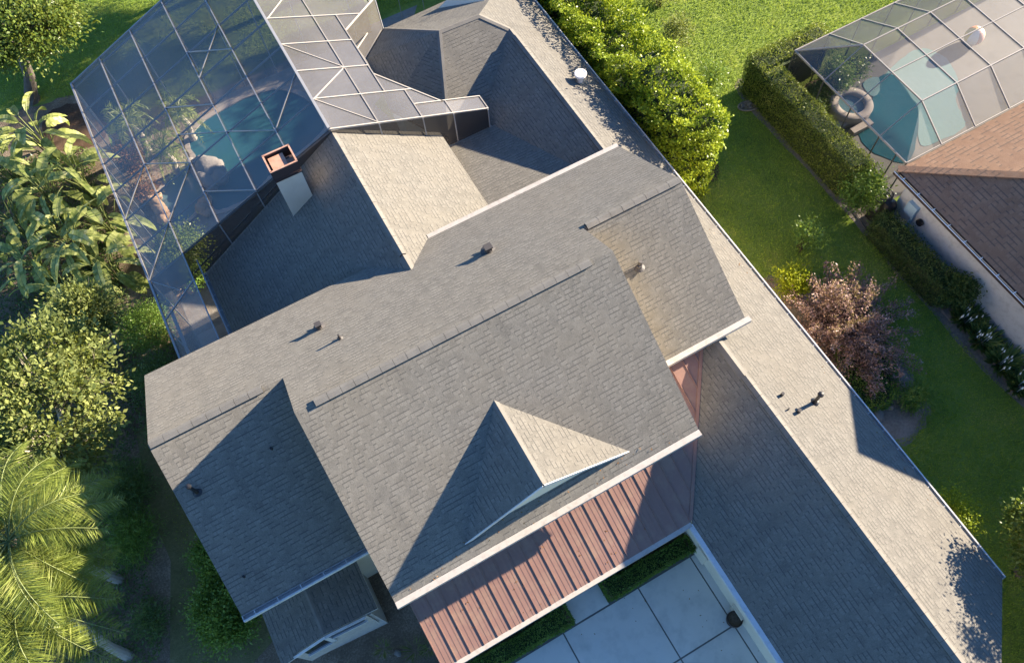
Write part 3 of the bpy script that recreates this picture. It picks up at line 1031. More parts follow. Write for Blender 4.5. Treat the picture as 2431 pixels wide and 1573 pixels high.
vent((-0.72, 10.88, 6.37), .20, .065, 'pipe', square=True)
vent((-0.36, 10.05, 6.85), .22, .030, 'pipe')
vent((4.20, 10.60, 6.53), .22, .085, 'pipe', square=True)
vent((7.52, 8.22, 6.28), .20, .060, 'pipe', lean=(.06, .05, 0), square=False)
vent((9.40, 3.73, zwr(9.40)), .15, .045, 'pipe', foot=False)
vent((9.51, 3.13, zwr(9.51)), .17, .050, 'pipe', foot=False)
vent((9.26, 3.30, zwr(9.26)), .10, .022, 'pipe', foot=False)
vent((10.24, 3.20, zwr(10.24)), .62, .050, 'black', cap=.08)
vent((-5.02, 8.30, 6.33), .55, .045, 'black', cap=.06)
vent((-3.04, 8.40, 6.38), .08, .03, 'black', foot=False)
vent((-5.01, 6.25, 5.18), .07, .03, 'black', foot=False)
#@@CAGES

# ------------------------------------------------------------------ our screened pool cage
cage = thing('pool_cage', 'large screened pool cage with pitched mesh roof behind the house', 'pool cage', (-1.5, 22, 0))
SL = 0.41
zL = lambda x: 6.2 - SL * (2.15 - x)
zR = lambda x: 6.2 - SL * (x - 2.15)
XE = -4.97
YN, YF = 17.06, 26.75


def beam(p, q, w=.06, h=.09, mat='alu', par=None, name='beam'):
    w, h = w * .62, h * .8
    mb = MB()
    mb.bar(p, q, w, h)
    return mb.build(name, M[mat], par or cage)


def panel(pts, mat='screen', par=None, name='screen_panel'):
    mb = MB()
    mb.poly(pts)
    return mb.build(name, M[mat], par or cage)


beam((2.15, YN, 6.24), (2.15, YF, 6.24), .13, .12, name='ridge_beam')
px_ = [-3.6, -2.15, -.66, .73]
for x in px_:
    beam((x, YN if x > -3.55 else 12.6, zL(x) + .02), (x, YF, zL(x) + .02), .055, .08, name='purlin')
beam((XE, 12.4, zL(XE)), (XE, YF, zL(XE)), .09, .14, name='eave_beam')
rafters = [17.06, 18.44, 19.78, 21.12, 22.47, 23.82, 25.17, 26.52]
for y in rafters:
    beam((XE, y, zL(XE) - .05), (2.15, y, 6.13), .05, .07, 'shaded_alu', name='rafter')
beam((XE, YF, zL(XE)), (2.15, YF, 6.2), .06, .08, name='rafter')
xcols = [XE] + px_ + [2.15]
for i in range(5):
    a, b = xcols[i], xcols[i + 1]
    panel([(a, YN, zL(a)), (b, YN, zL(b)), (b, YF, zL(b)), (a, YF, zL(a))])
# wind braces
for (xa, ya, xb, yb) in ((-.66, 23.82, .73, 22.47), (-.66, 22.47, -.66 + 1.39, 23.82), (-2.15, 22.47, -.66, 22.47 - 1.35), (-2.15, 21.12, -.66, 19.78), (-.66, 19.78, .73, 18.44), (.73, 18.44, 2.15, 19.78),
                         (-3.6, 18.44, -2.15, 19.78), (-3.6, 21.12, -2.15, 19.78), (XE, 19.78, -3.6, 21.12), (XE, 17.06, -3.6, 18.44), (.73, 25.17, 2.15, 23.82), (-2.15, 18.44, -.66, 17.1)):
    beam((xa, ya, zL(xa) + .02), (xb, yb, zL(xb) + .02), .035, .05, name='brace')
# narrow strip running on beside the rear wing
XS = -3.6
panel([(XE, 12.5, zL(XE)), (XS, 12.5, zL(XS)), (XS, YN, zL(XS)), (XE, YN, zL(XE))])
beam((XE, 15.4, zL(XE)), (XS + .02, 14.6 + 1.35, zL(XS)), .05, .07, name='rafter')
beam((XE, 17.06, zL(XE)), (-4.1, 15.9, zL(-4.1)), .03, .05, name='brace')
beam((XS + .22, 12.6, 3.2), (XS + .22, 17.06, 3.2), .07, .10, name='beam')
beam((XE + .2, 12.5, 2.9), (XE + .2, 15.9, 2.9), .16, .06, name='gutter')
# screens over the rake of the rear wing, left and right
zw_ = lambda x: zgr(x) + .05
mbp = [(XE, YN, zL(XE)), (2.15, YN, 6.2), (2.15, YN, 6.02), (xgl, YN, zw_(xgl)), (XE, YN, 2.3)]
panel(mbp, 'screen_shade', name='wall_screen')
beam((xgl - .3, YN + .02, zw_(xgl) + .22), (1.5, YN + .02, zw_(1.5) + .18), .05, .06, name='sill_beam')
for x in (-2.15, -.66, .73):
    beam((x, YN, zL(x)), (x, YN, zw_(x)), .05, .05, name='post')
panel([(2.15, YN - .02, 6.16), (7.45, YN - .02, zR(7.45)), (7.45, YN - .02, 3.15), (5.7, YN - .02, 3.15), (5.62, YN - .02, 3.8), (2.2, YN - .02, 6.0)], 'screen_shade', name='wall_screen')
panel([(7.45, YN, zR(7.45)), (7.45, 17.69, zR(7.45)), (7.45, 17.69, 3.1), (7.45, YN, 3.1)], 'screen_shade', name='wall_screen')
for x, zlo in ((3.67, 5.05), (5.11, 3.95), (6.18, 3.15), (7.43, 3.15)):
    beam((x, YN - .03, zR(x)), (x, YN - .03, zlo), .045, .045, name='post')
# right slope of the cage
RPOLY = [(2.15, YN), (7.45, YN), (7.45, 17.69), (6.04, 17.69), (4.45, 19.32), (4.45, 21.64), (6.14, 23.25), (6.6, 23.8), (6.6, YF), (2.15, YF)]
panel([(x, y, zR(x)) for x, y in RPOLY])
for (xa, ya, xb, yb) in ((2.15, YN, 7.45, YN), (7.45, YN, 7.45, 17.69), (7.45, 17.69, 6.04, 17.69), (6.04, 17.69, 4.45, 19.32), (4.45, 21.64, 6.6, 23.8),
                         (2.15, 18.44, 5.35, 18.40), (2.15, 19.78, 4.45, 19.75), (2.15, 21.12, 4.45, 21.10), (2.15, 22.47, 5.25, 22.47), (2.15, 23.82, 6.6, 23.82), (2.15, 25.17, 6.6, 25.17),
                         (3.67, YN, 3.67, YF), (4.45, 18.43, 4.45, 22.47), (5.11, YN, 5.11, 18.4), (6.18, YN, 6.18, 17.69), (5.9, 23.1, 5.9, YF), (5.11, 17.69, 6.1, 17.69)):
    beam((xa, ya, zR(xa) + .01), (xb, yb, zR(xb) + .01), .055, .075, 'beige_alu', name='rafter')
for (xa, ya, xb, yb) in ((2.2, 21.12, 3.67, 19.78), (3.67, 19.78, 2.2, 18.44), (2.2, 18.44, 3.67, 17.1), (2.2, 22.47, 3.3, 23.82)):
    beam((xa, ya, zR(xa) + .01), (xb, yb, zR(xb) + .01), .035, .05, 'beige_alu', name='brace')
# screen wall round the bay
wp = [(4.45, 19.32), (4.45, 21.64), (6.14, 23.25)]
for (xa, ya), (xb, yb), (ca, cb) in ((wp[0], wp[1], ((4.8, 19.7), (5.03, 22.25))), (wp[1], wp[2], ((5.0, 22.3), (6.22, 23.36)))):
    panel([(xa, ya, zR(xa)), (xb, yb, zR(xb)), (*cb, 3.0), (*ca, 3.0)], 'screen', name='wall_screen')
beam((4.45, 20.66, zR(4.45)), (5.4, 22.6, 3.9), .045, .045, 'beige_alu', name='brace')
beam((6.14, 23.25, zR(6.14)), (6.22, 23.36, 3.0), .05, .05, 'alu', name='post')
# outer walls and posts
panel([(XE, 12.5, zL(XE)), (XE, YF, zL(XE)), (XE, YF, 0), (XE, 12.5, 0)], 'screen_dark', name='wall_screen')
panel([(XE, YF, 0), (XE, YF, zL(XE)), (2.15, YF, 6.2), (6.6, YF, zR(6.6)), (6.6, YF, 0)], 'screen_shade', name='wall_screen')
for y in [12.5, 15.0] + rafters + [YF]:
    beam((XE, y, 0), (XE, y, zL(XE)), .05, .05, name='post')
for x in px_ + [2.15, 3.67, 5.9]:
    beam((x, YF, 0), (x, YF, zL(x) if x < 2.2 else zR(x)), .05, .05, name='post')
for x in (6.7, 7.6, 8.6):
    beam((x, 25.2, 0), (x, 25.2, 3.2), .03, .03, 'beige_alu', name='post')
# low wall of the porch beyond the bay
mb = MB()
mb.box((8.2, 24.9, .45), (3.6, .22, .9))
tag(mb.build('garden_wall', M['stonewall']), 'low grey wall behind thin white posts beyond the bay roof', 'wall')


# boulders round the spa
def boulder(name, c, r, mat, label, cat, group=None, sq=.6):
    import bmesh
    bm = bmesh.new()
    bmesh.ops.create_icosphere(bm, subdivisions=3, radius=1.0)
    ph = rng.random(6) * 6
    for v in bm.verts:
        p = v.co
        k = 1 + .16 * math.sin(3.1 * p.x + ph[0]) + .14 * math.sin(3.7 * p.y + ph[1]) + .12 * math.sin(4.4 * p.z + ph[2]) + .06 * math.sin(9 * p.x + 7 * p.y + ph[3])
        v.co = Vector((p.x * r * k, p.y * r * k * (0.75 + .4 * math.sin(ph[4]) ** 2), p.z * r * k * sq))
    me = bpy.data.meshes.new(name)
    bm.to_mesh(me)
    bm.free()
    for p in me.polygons:
        p.use_smooth = True
    me.materials.append(M[mat])
    o = bpy.data.objects.new(name, me)
    COL.objects.link(o)
    o.location = tuple(map(float, c))
    o.rotation_euler = (0, 0, float(rng.random() * 6))
    return tag(o, label, cat, group)


for px, py, r in ((455, 395, .30), (478, 388, .42), (500, 402, .48), (520, 418, .42), (495, 428, .36), (470, 405, .28)):
    boulder('boulder', at(px, py, .2), r, 'rock', 'grey boulder of the waterfall between spa and pool', 'rock', 'grey waterfall boulders', .8)
for px, py, r in ((372, 482, .34), (380, 500, .30), (392, 520, .28), (486, 478, .30), (482, 495, .26), (488, 505, .22), (372, 465, .2)):
    boulder('boulder', at(px, py, .18), r, 'orangerock', 'tan boulder edging the small spa under the pool cage', 'rock', 'tan spa boulders', .75)
for px, py, r in ((418, 685, .26), (430, 675, .24), (445, 672, .26), (425, 700, .2), (450, 685, .2)):
    boulder('boulder', at(px, py, .15), r, 'orangerock', 'tan boulder in the narrow side yard under the screen strip', 'rock', 'tan boulders in the side yard', .7)
# timber slats / benches in the side yard
for k in range(5):
    y = 13.1 + k * .62
    mb = MB()
    mb.box((-4.15, y, .42), (1.5, .34, .06))
    for x in (-4.75, -3.6):
        mb.box((x, y, .2), (.08, .3, .4))
    tag(mb.build('bench', M['stonewall']), 'low grey slatted bench in a row along the narrow side yard', 'bench', 'benches in the side yard')

# ------------------------------------------------------------------ neighbour's house
nh = thing('neighbour_house', 'neighbouring house with brown tiled hip roof and white wall', 'house', (22, 0, 0))
NX, NY, NM = 18.58, 8.68, 0.31
RX = NX + 6.5
zn = lambda d: 2.62 + NM * d
roofpart('roof', [
    [(NX, NY, zn(0)), (NX, -14, zn(0)), (RX, -14, zn(6.5)), (RX, NY - 6.5, zn(6.5))],
    [(NX, NY, zn(0)), (RX, NY - 6.5, zn(6.5)), (34, NY - 6.5, zn(6.5)), (34, NY, zn(0))],
    [(RX, NY - 6.5, zn(6.5)), (RX, -14, zn(6.5)), (34, -14, zn(6.5)), (34, NY - 6.5, zn(6.5))]], nh, M['tile'], .08)
mb = MB()
for i in range(17):
    t = i * .36
    if t < 6.3:
        mb.bar((NX + t, NY - t, zn(t) + .03), (NX + t + .38, NY - t - .38, zn(t + .38) + .045), .26, .05)
mb.build('hip_tiles', M['tile'], nh)
mb = MB()
mb.prism([(NX + .42, NY - .42, 2.55), (34, NY - .42, 2.55), (34, -14, 2.55), (NX + .42, -14, 2.55)], (0, 0, -2.55))
mb.build('wall', M['white'], nh)
mb = MB()
L = 22.6
mb.box((NX - .14, NY - L / 2, 2.55), (.014, L, .12))
mb.box((NX - .14, NY - L / 2, 2.61), (.03, L, .012), None, 1)
mb.box((NX - .07, NY - L / 2, 2.49), (.14, L, .012))
for k in range(30):
    mb.box((NX - .07, NY - .4 - k * .72, 2.60), (.15, .03, .014), None, 1)
mb.build('gutter', [M['brownmetal'], M['pipewhite']], nh)
mb = MB()
mb.prism([(22.6, 2.05 + 3.2, 7.70 - 2.34), (22.6, 2.05, 7.70), (22.6, 2.05 - 3.2, 7.70 - 2.34), (22.6, 2.05 - 3.2, 2.5), (22.6, 2.05 + 3.2, 2.5)], (6, 0, 0))
ug = mb.build('upper_gable', M['cream'], nh)
roofpart('gable_roof', [
    [(29.0, 2.05, 7.82), (22.5, 2.05, 7.82), (22.5, 2.05 - 3.4, 7.82 - 2.49), (29.0, 2.05 - 3.4, 7.82 - 2.49)],
    [(22.5, 2.05, 7.82), (29.0, 2.05, 7.82), (29.0, 2.05 + 3.4, 7.82 - 2.49), (22.5, 2.05 + 3.4, 7.82 - 2.49)]], ug, M['tile'], .08)
mb = MB()
mb.box((18.93, 7.62, 1.35), (.16, .42, .52))
mb.box((18.93, 7.42, .85), (.1, .08, .7))
mb.build('meter_box', M['bluebox'], nh)
mb = MB()
mb.lathe([(.001, .1), (.13, .1), (.13, .0)], (18.96, 7.1, 1.2), 16, [(0, 1, 0), (0, 0, 1), (-1, 0, 0)])
mb.build('wall_vent', M['black'], nh)

# pool pump by the corner of the wall
pe = thing('pool_pump', 'black pool pump with coiled hose at the neighbour wall corner', 'pump', (18.6, 8.3, 0))
mb = MB()
mb.box((18.62, 8.35, .3), (.55, .7, .5))
mb.build('base', M['black'], pe)
mb = MB()
mb.lathe([(.001, 1.05), (.2, 1.0), (.26, .85), (.26, .3), (.2, .2)], (18.55, 8.2, .3), 16)
mb.build('filter_tank', M['black'], pe)
mb = MB()
mb.tube([(18.6 + .24 * math.cos(t), 8.55 + .24 * math.sin(t), 1.0 + .03 * t) for t in np.linspace(0, 14, 60)], .025, 6)
mb.build('hose', M['black'], pe)

# neighbour's cage: flat top with sloping sides
nc = thing('pool_cage', 'smaller mansard screened cage over the neighbouring pool', 'pool cage', (24, 12, 0))
EX, TX, TY0, TY1, EY0, EY1, ZE, ZT, XF = 19.0, 20.35, 10.08, 13.06, 8.72, 14.74, 2.62, 3.6, 33.0
tops = [TX, 21.87, 23.38, 24.9, 26.4, 27.9, 29.4]
eaves = [20.5, 22.0, 23.56, 25.1, 26.6, 28.1, 29.6]
B = 'taupe_alu'
for p, q, w in (((EX, EY0, ZE), (EX, EY1, ZE), .07), ((EX, EY1, ZE), (XF, EY1, ZE), .07), ((TX, TY0, ZT), (TX, TY1, ZT), .06), ((TX, TY0, ZT), (XF, TY0, ZT), .06), ((TX, TY1, ZT), (XF, TY1, ZT), .06),
                ((TX, 11.57, ZT), (XF, 11.57, ZT), .05), ((EX, EY1, ZE), (TX, TY1, ZT), .06), ((EX, TY0, ZE), (TX, TY0, ZT), .045), ((EX, 11.57, ZE), (TX, 11.57, ZT), .045), ((EX, TY1, ZE), (TX, TY1, ZT), .045),
                ((EX, EY0, ZE + .05), (XF, EY0, ZE + .05), .05)):
    beam(p, q, w, w * 1.2, B, nc)
for t, e in zip(tops[1:], eaves[1:]):
    beam((t, TY0, ZT), (t, TY1, ZT), .055, .07, B, nc, 'rafter')
for t, e in zip(tops, eaves):
    beam((t, TY0, ZT), (e, EY0, ZE + .05), .055, .07, B, nc, 'rafter')
    beam((t, TY1, ZT), (e + .1, EY1, ZE), .055, .07, B, nc, 'rafter')
panel([(EX, EY0, ZE), (TX, TY0, ZT), (TX, TY1, ZT), (EX, EY1, ZE)], 'screen_n', nc)
panel([(TX, TY0, ZT), (XF, TY0, ZT), (XF, TY1, ZT), (TX, TY1, ZT)], 'screen_n', nc)
panel([(EX, EY0, ZE), (XF, EY0, ZE), (XF, TY0, ZT), (TX, TY0, ZT)], 'screen_n', nc)
panel([(EX, EY1, ZE), (TX, TY1, ZT), (XF, TY1, ZT), (XF, EY1, ZE)], 'screen_n', nc)
panel([(EX, EY0, 0), (EX, EY0, ZE), (EX, EY1, ZE), (EX, EY1, 0)], 'screen_dark', nc, 'wall_screen')
panel([(EX, EY1, 0), (EX, EY1, ZE), (XF, EY1, ZE), (XF, EY1, 0)], 'screen_shade', nc, 'wall_screen')
for y in (EY0, 9.2, TY0, 11.57, TY1, EY1):
    beam((EX, y, 0), (EX, y, ZE), .055, .055, 'bronze', nc, 'post')
for e in eaves:
    beam((e + .1, EY1, 0), (e + .1, EY1, ZE), .055, .055, 'bronze', nc, 'post')

# raised spa with ring coping beside their pool
sp = thing('spa', 'round raised spa with tan stone ring and steps in the neighbour cage', 'spa', (*at(2021, 248, 0)[:2], 0))
sx, sy = at(2021, 248, .4)[:2]
mb = MB()
mb.lathe([(.50, .30), (.50, .46), (.52, .48), (.80, .48), (.82, .46), (.80, 0.0)], (sx, sy, 0), 40)
mb.build('coping_ring', M['coping'], sp, True)
mb = MB()
mb.lathe([(0.001, .36), (.505, .36)], (sx, sy, 0), 40)
mb.build('spa_water', M['water_spa'], sp)
for (a, b, c, d) in ((-.15, .95, .6, .6), (-.75, -.45, .55, .35), (-.2, -.95, .95, .28)):
    mb = MB()
    mb.box((sx + a, sy + b, .12), (c, d, .24))
    mb.build('step', M['coping'], sp)

# striped beach ball on the neighbour's terrace
bl = thing('beach_ball', 'large white, orange and yellow ball lying under the neighbour screen', 'ball', (*at(2317, 80, .5)[:2], 0))
bx, by = at(2317, 80, .5)[:2]
segs = [('white_panel', (.8, .8, .78)), ('orange_panel', (.75, .28, .10)), ('yellow_panel', (.75, .6, .15)), ('white_panel', (.8, .8, .8)), ('pink_panel', (.7, .4, .35)), ('yellow_panel', (.7, .62, .3))]
for k, (nm_, c_) in enumerate(segs):
    mb = MB()
    N1, N2 = 6, 12
    g = [[np.array((.38 * math.sin(v) * math.cos(u), .38 * math.sin(v) * math.sin(u), .38 * math.cos(v))) for v in np.linspace(0.01, math.pi - .01, N2)] for u in np.linspace(k * math.pi / 3, (k + 1) * math.pi / 3, N1)]
    T = np.array((bx, by, .38))
    for i in range(N1 - 1):
        for j in range(N2 - 1):
            mb.poly([T + g[i][j], T + g[i][j + 1], T + g[i + 1][j + 1], T + g[i + 1][j]])
    mb.build(nm_, plain('ball_' + nm_ + str(k), c_, .4), bl, True)

# ------------------------------------------------------------------ small things
# pail standing on the roof by the gutter
bk_loc = (10.95, 16.80, zwr(10.95) + .01)
pail = thing('bucket', 'white lidded plastic bucket standing on the wing roof by the gutter', 'bucket', bk_loc)
tilt = Vector((0.12, 0, 1)).normalized()
bx, by, bz = bk_loc
mb = MB()
mb.lathe([(.001, -.02), (.165, -.02), (.19, .30), (.205, .30), (.205, .33), (.19, .33), (.194, .37)], bk_loc, 28)
mb.build('pail', M['pail'], pail, True)
mb = MB()
mb.lathe([(.2, .355), (.213, .36), (.213, .395), (.20, .405), (.18, .395), (.001, .395)], bk_loc, 28)
mb.build('lid', M['pail'], pail, True)
mb = MB()
for a0 in (math.pi * 1.15, ):
    n = 10
    for i in range(n):
        t0, t1 = a0 + i * .11, a0 + (i + 1) * .11
        r0, r1 = .1755, .1895
        mb.poly([(bx + r0 * math.cos(t0), by + r0 * math.sin(t0), bz + .09), (bx + r0 * math.cos(t1), by + r0 * math.sin(t1), bz + .09),
                 (bx + r1 * math.cos(t1), by + r1 * math.sin(t1), bz + .27), (bx + r1 * math.cos(t0), by + r1 * math.sin(t0), bz + .27)])
mb.build('label_patch', M['paillabel'], pail)
mb = MB()
mb.tube([(bx + .21 * math.cos(t), by + .06 + .21 * math.sin(t) * .3 - .12, bz + .30 - .2 * abs(math.sin(t))) for t in np.linspace(math.pi, 2 * math.pi, 14)], .006, 6)
mb.build('handle', M['pipe'], pail)

# pot by the garage wall
pt = thing('plant_pot', 'round dark glazed pot standing on the pale courtyard paving', 'pot', (5.88, -.40, 0))
mb = MB()
mb.lathe([(.001, .03), (.13, .03), (.21, .2), (.235, .38), (.21, .46), (.23, .48), (.20, .49), (.185, .45), (.19, .40), (.001, .40)], (5.88, -.40, 0), 28)
mb.build('pot', M['terracotta'], pt, True)
mb = MB()
mb.lathe([(.001, .41), (.187, .41)], (5.88, -.40, 0), 24)
mb.build('soil', M['darkmulch'], pt)

# little oval ornament on the lawn edge
gp = thing('garden_pond', 'small oval stone garden basin at the foot of the clipped hedge', 'basin', (17.75, 15.0, 0))
gx, gy = at(1778, 252, .05)[:2]
mb = MB()
ring = [(gx + .42 * math.cos(t), gy + .24 * math.sin(t) - .1 * math.cos(t), .07) for t in np.linspace(0, 2 * math.pi, 28)]
mb.tube(ring, .04, 7)
mb.build('rim', M['rock'], gp, True)
mb = MB()
mb.poly([(p[0], p[1], .05) for p in ring[:-1]])
mb.build('basin_floor', M['darkmulch'], gp)
for (a, b, r) in ((-.25, .1, .1), (.05, .06, .09), (.2, -.1, .07), (-.02, -.1, .06)):
    boulder('pebble', (gx + a, gy + b, .1), r, 'rock', 'small round stone lying in the oval garden basin', 'stone', 'stones in the oval basin')
for px, py, r in ((2085, 985, .20), (2065, 1000, .14), (2110, 965, .12)):
    boulder('boulder', at(px, py, .05), r, 'rock', 'pale rock on the bare soil beside the wing gutter', 'rock', 'rocks on the bare soil')
for px, py in ((2257, 742), (2415, 925)):
    mb = MB()
    c = at(px, py, .06)
    mb.box((c[0], c[1], .05), (.42, .42, .1))
    tag(mb.build('paver', M['rock']), 'square grey paving stone at one end of the white lily bed', 'paving stone', 'stones ending the lily bed')
# flat edging cable along the neighbour hedge
mb = MB()
mb.tube([at(px, py, .03) for px, py in ((1905, 315), (1935, 345), (1962, 385), (1985, 420), (2010, 470), (2050, 535), (2110, 610), (2165, 665), (2225, 725))], .018, 6)
tag(mb.build('edging_strip', M['pipe']), 'thin pale edging strip along the lawn below the clipped hedges', 'edging')
for k, (x, y) in enumerate(((-1.95, 4.0), (-2.3, 2.6), (-3.1, 3.6))):
    boulder('stone', (x, y, .04), .11, 'rock', 'small pale stone in the dark bed between porch and entry', 'stone', 'stones in the front bed')
#@@PLANTS


# ------------------------------------------------------------------ plants
def leaves_at(P, out, n_up=0.5, jit=0.7):
    """leaf axes and normals for points with outward directions"""
    n = len(P)
    D = unit(out + rng.normal(size=(n, 3)) * jit)
    N = unit(out * .4 + np.array([0, 0, n_up]) + rng.normal(size=(n, 3)) * .55)
    return D, N


def hedge(name, label, cat, foot, h, mat, leaf=(.075, .045), dens=420, bulge=.10, group=None, core='core', lump=.14, taper=0.0, fall=0.0, tall=None):
    """clipped hedge: dense leafy skin over an opaque light-blocking core, following an outline"""
    foot = [np.array(p[:2], float) for p in foot]
    c = np.mean(foot, 0)
    root = thing(name, label, cat, (c[0], c[1], 0), group)
    ar = sum(foot[i - 1][0] * foot[i][1] - foot[i][0] * foot[i - 1][1] for i in range(len(foot)))
    if ar < 0:
        foot = foot[::-1]
    P, O = [], []
    q = sample_poly(foot, dens)
    ph = rng.random(8) * 6
    bump_ = lambda x, y: lump * (np.sin(x * 2.3 + ph[0]) * np.sin(y * 2.1 + ph[1]) + .6 * np.sin(x * 5.1 + ph[2] + y * 3.3) + .5 * np.sin(y * 6.7 + ph[3]))
    hf = (lambda y: h - fall * np.clip((y - 16.0) / 2.0, 0, 1)) if fall else (lambda y: h)
    z = hf(q[:, 1]) + bump_(q[:, 0], q[:, 1]) + np.abs(rng.normal(size=len(q))) * bulge - .03
    P.append(np.column_stack([q, z]))
    O.append(np.tile([0, 0, 1.0], (len(q), 1)))
    for i in range(len(foot)):
        a, b = foot[i], foot[(i + 1) % len(foot)]
        L = np.linalg.norm(b - a)
        n = int(L * h * dens)
        if n < 2:
            continue
        t = rng.random(n)
        zz = rng.random(n) ** .9 * h
        nn = np.array([(b - a)[1], -(b - a)[0]]) / L
        off = (bump_(a[0] + (b - a)[0] * t + zz * 1.7, a[1] + (b - a)[1] * t + zz)) * .8 + rng.normal(size=n) * bulge * .6 - taper * zz
        xy = a + (b - a) * t[:, None] + nn * off[:, None]
        P.append(np.column_stack([xy, zz]))
        O.append(np.tile([nn[0], nn[1], .35], (n, 1)))
    P, O = np.concatenate(P), np.concatenate(O)
    D, N = leaves_at(P, O, .35, .75)
    s = .7 + .6 * rng.random(len(P))
    leaf_obj('foliage', P - D * leaf[0] * .4, D, N, leaf[0] * s, leaf[1] * s, M[mat], root)
    mb = MB()  # opaque core added to stop light passing through the leaves
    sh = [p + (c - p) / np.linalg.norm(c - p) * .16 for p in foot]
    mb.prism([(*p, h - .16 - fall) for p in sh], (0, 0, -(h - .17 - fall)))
    if tall:  # taller added core, makes the hedge's cast shadow solid
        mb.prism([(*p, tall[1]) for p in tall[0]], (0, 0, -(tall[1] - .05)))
    mb.build('light_block_core', M[core], root)
    return root


def blob_points(c, r, n, shell=.5):
    d = rnd_dirs(n)
    rr = shell + (1 - shell) * rng.random(n) ** .6
    return np.array(c) + d * rr[:, None] * np.array(r), d


def shrub(name, label, cat, c, r, mat, nclump=26, per=150, leaf=(.08, .05), clump=.22, group=None, stems=True, bark='twig', flat=.6, jit=.8, core=True):
    """bush: forking stems from one foot, leaf clumps spread through its volume"""
    c, r = np.array(c, float), np.array(r, float)
    root = thing(name, label, cat, (c[0], c[1], 0), group)
    cc, dd = blob_points(c, r * .82, nclump, .45)
    cc[:, 2] = np.maximum(cc[:, 2], .12)
    if stems:
        mb = MB()
        for k in range(0, nclump, 2):
            f = np.array([c[0], c[1], 0]) + np.append(rng.normal(size=2) * .08, 0)
            m = f * .4 + cc[k] * .6 + np.array([0, 0, .1 * r[2]])
            mb.tube([f, m * .5 + f * .5, m, cc[k]], [.022 * r[0] + .01, .017 * r[0] + .008, .012, .005], 5)
        mb.build('stems', M[bark], root)
    P, O = [], []
    for p, d in zip(cc, dd):
        n = int(per * (.6 + .8 * rng.random()))
        q = rng.normal(size=(n, 3)) * clump * np.array([1, 1, flat])
        P.append(p + q)
        O.append(unit(unit(q) * .8 + d * .6 + np.array([0, 0, .35])))
    P, O = np.concatenate(P), np.concatenate(O)
    P[:, 2] = np.maximum(P[:, 2], .03)
    D, N = leaves_at(P, O, .5, jit)
    s = .65 + .7 * rng.random(len(P))
    leaf_obj('foliage', P, D, N, leaf[0] * s, leaf[1] * s, M[mat], root)
    return root


def tree(name, label, base, cc, r, mat, trunk_r=.14, nclump=60, per=260, leaf=(.11, .055), clump=.36, bark='bark', nstem=1, group=None, minz=1.2, limbs=1.0, fork=.45):
    base, cc, r = np.array(base, float), np.array(cc, float), np.array(r, float)
    root = thing(name, label, 'tree', base, group)
    P0, dd = blob_points(cc, r * .86, nclump, .35)
    P0[:, 2] = np.maximum(P0[:, 2], minz)
    mb = MB()
    stems = []
    for s in range(nstem):
        a = 2 * math.pi * s / max(1, nstem) + .4
        f = base + np.array([math.cos(a), math.sin(a), 0]) * (.16 if nstem > 1 else 0)
        t = base * (1 - fork) + cc * fork + (np.array([math.cos(a) * r[0], math.sin(a) * r[1], 0]) * .32 if nstem > 1 else 0)
        t[2] = max(t[2], cc[2] - r[2] * .7)
        m = (f + t) / 2 + rng.normal(size=3) * .12
        tr = trunk_r / math.sqrt(nstem)
        mb.tube([f - (0, 0, .1), f + (t - f) * .12, m, t], [tr * 1.5, tr * 1.1, tr * .9, tr * .7], 9)
        stems.append((t, tr * .7))
    mb.build('trunk', M[bark], root)
    lb = MB()
    for p in P0:
        k = int(np.argmin([np.linalg.norm(p - s[0]) for s in stems]))
        t, tr = stems[k]
        m1 = t + (p - t) * .35 + rng.normal(size=3) * .14 * r[0] * .5
        m2 = t + (p - t) * .7 + rng.normal(size=3) * .10 * r[0] * .5
        rr = tr * .42 * limbs * (.6 + .6 * rng.random())
        lb.tube([t, m1, m2, p], [rr, rr * .7, rr * .42, rr * .16], 5, cap=False)
        for q in range(2):
            e = p + rng.normal(size=3) * clump * .8
            lb.tube([m2, (m2 + e) / 2 + rng.normal(size=3) * .05, e], [rr * .35, rr * .22, rr * .1], 4, cap=False)
    lb.build('limbs', M[bark], root, True)
    P, O = [], []
    for p, d in zip(P0, dd):
        n = int(per * (.45 + 1.1 * rng.random()))
        q = rng.normal(size=(n, 3)) * clump * np.array([1, 1, .55]) * (.7 + .6 * rng.random())
        P.append(p + q)
        O.append(unit(unit(q) * .7 + d * .6 + np.array([0, 0, .3])))
    P, O = np.concatenate(P), np.concatenate(O)
    D, N = leaves_at(P, O, .55, .7)
    s = .65 + .7 * rng.random(len(P))
    leaf_obj('crown', P, D, N, leaf[0] * s, leaf[1] * s, M[mat], root)
    return root


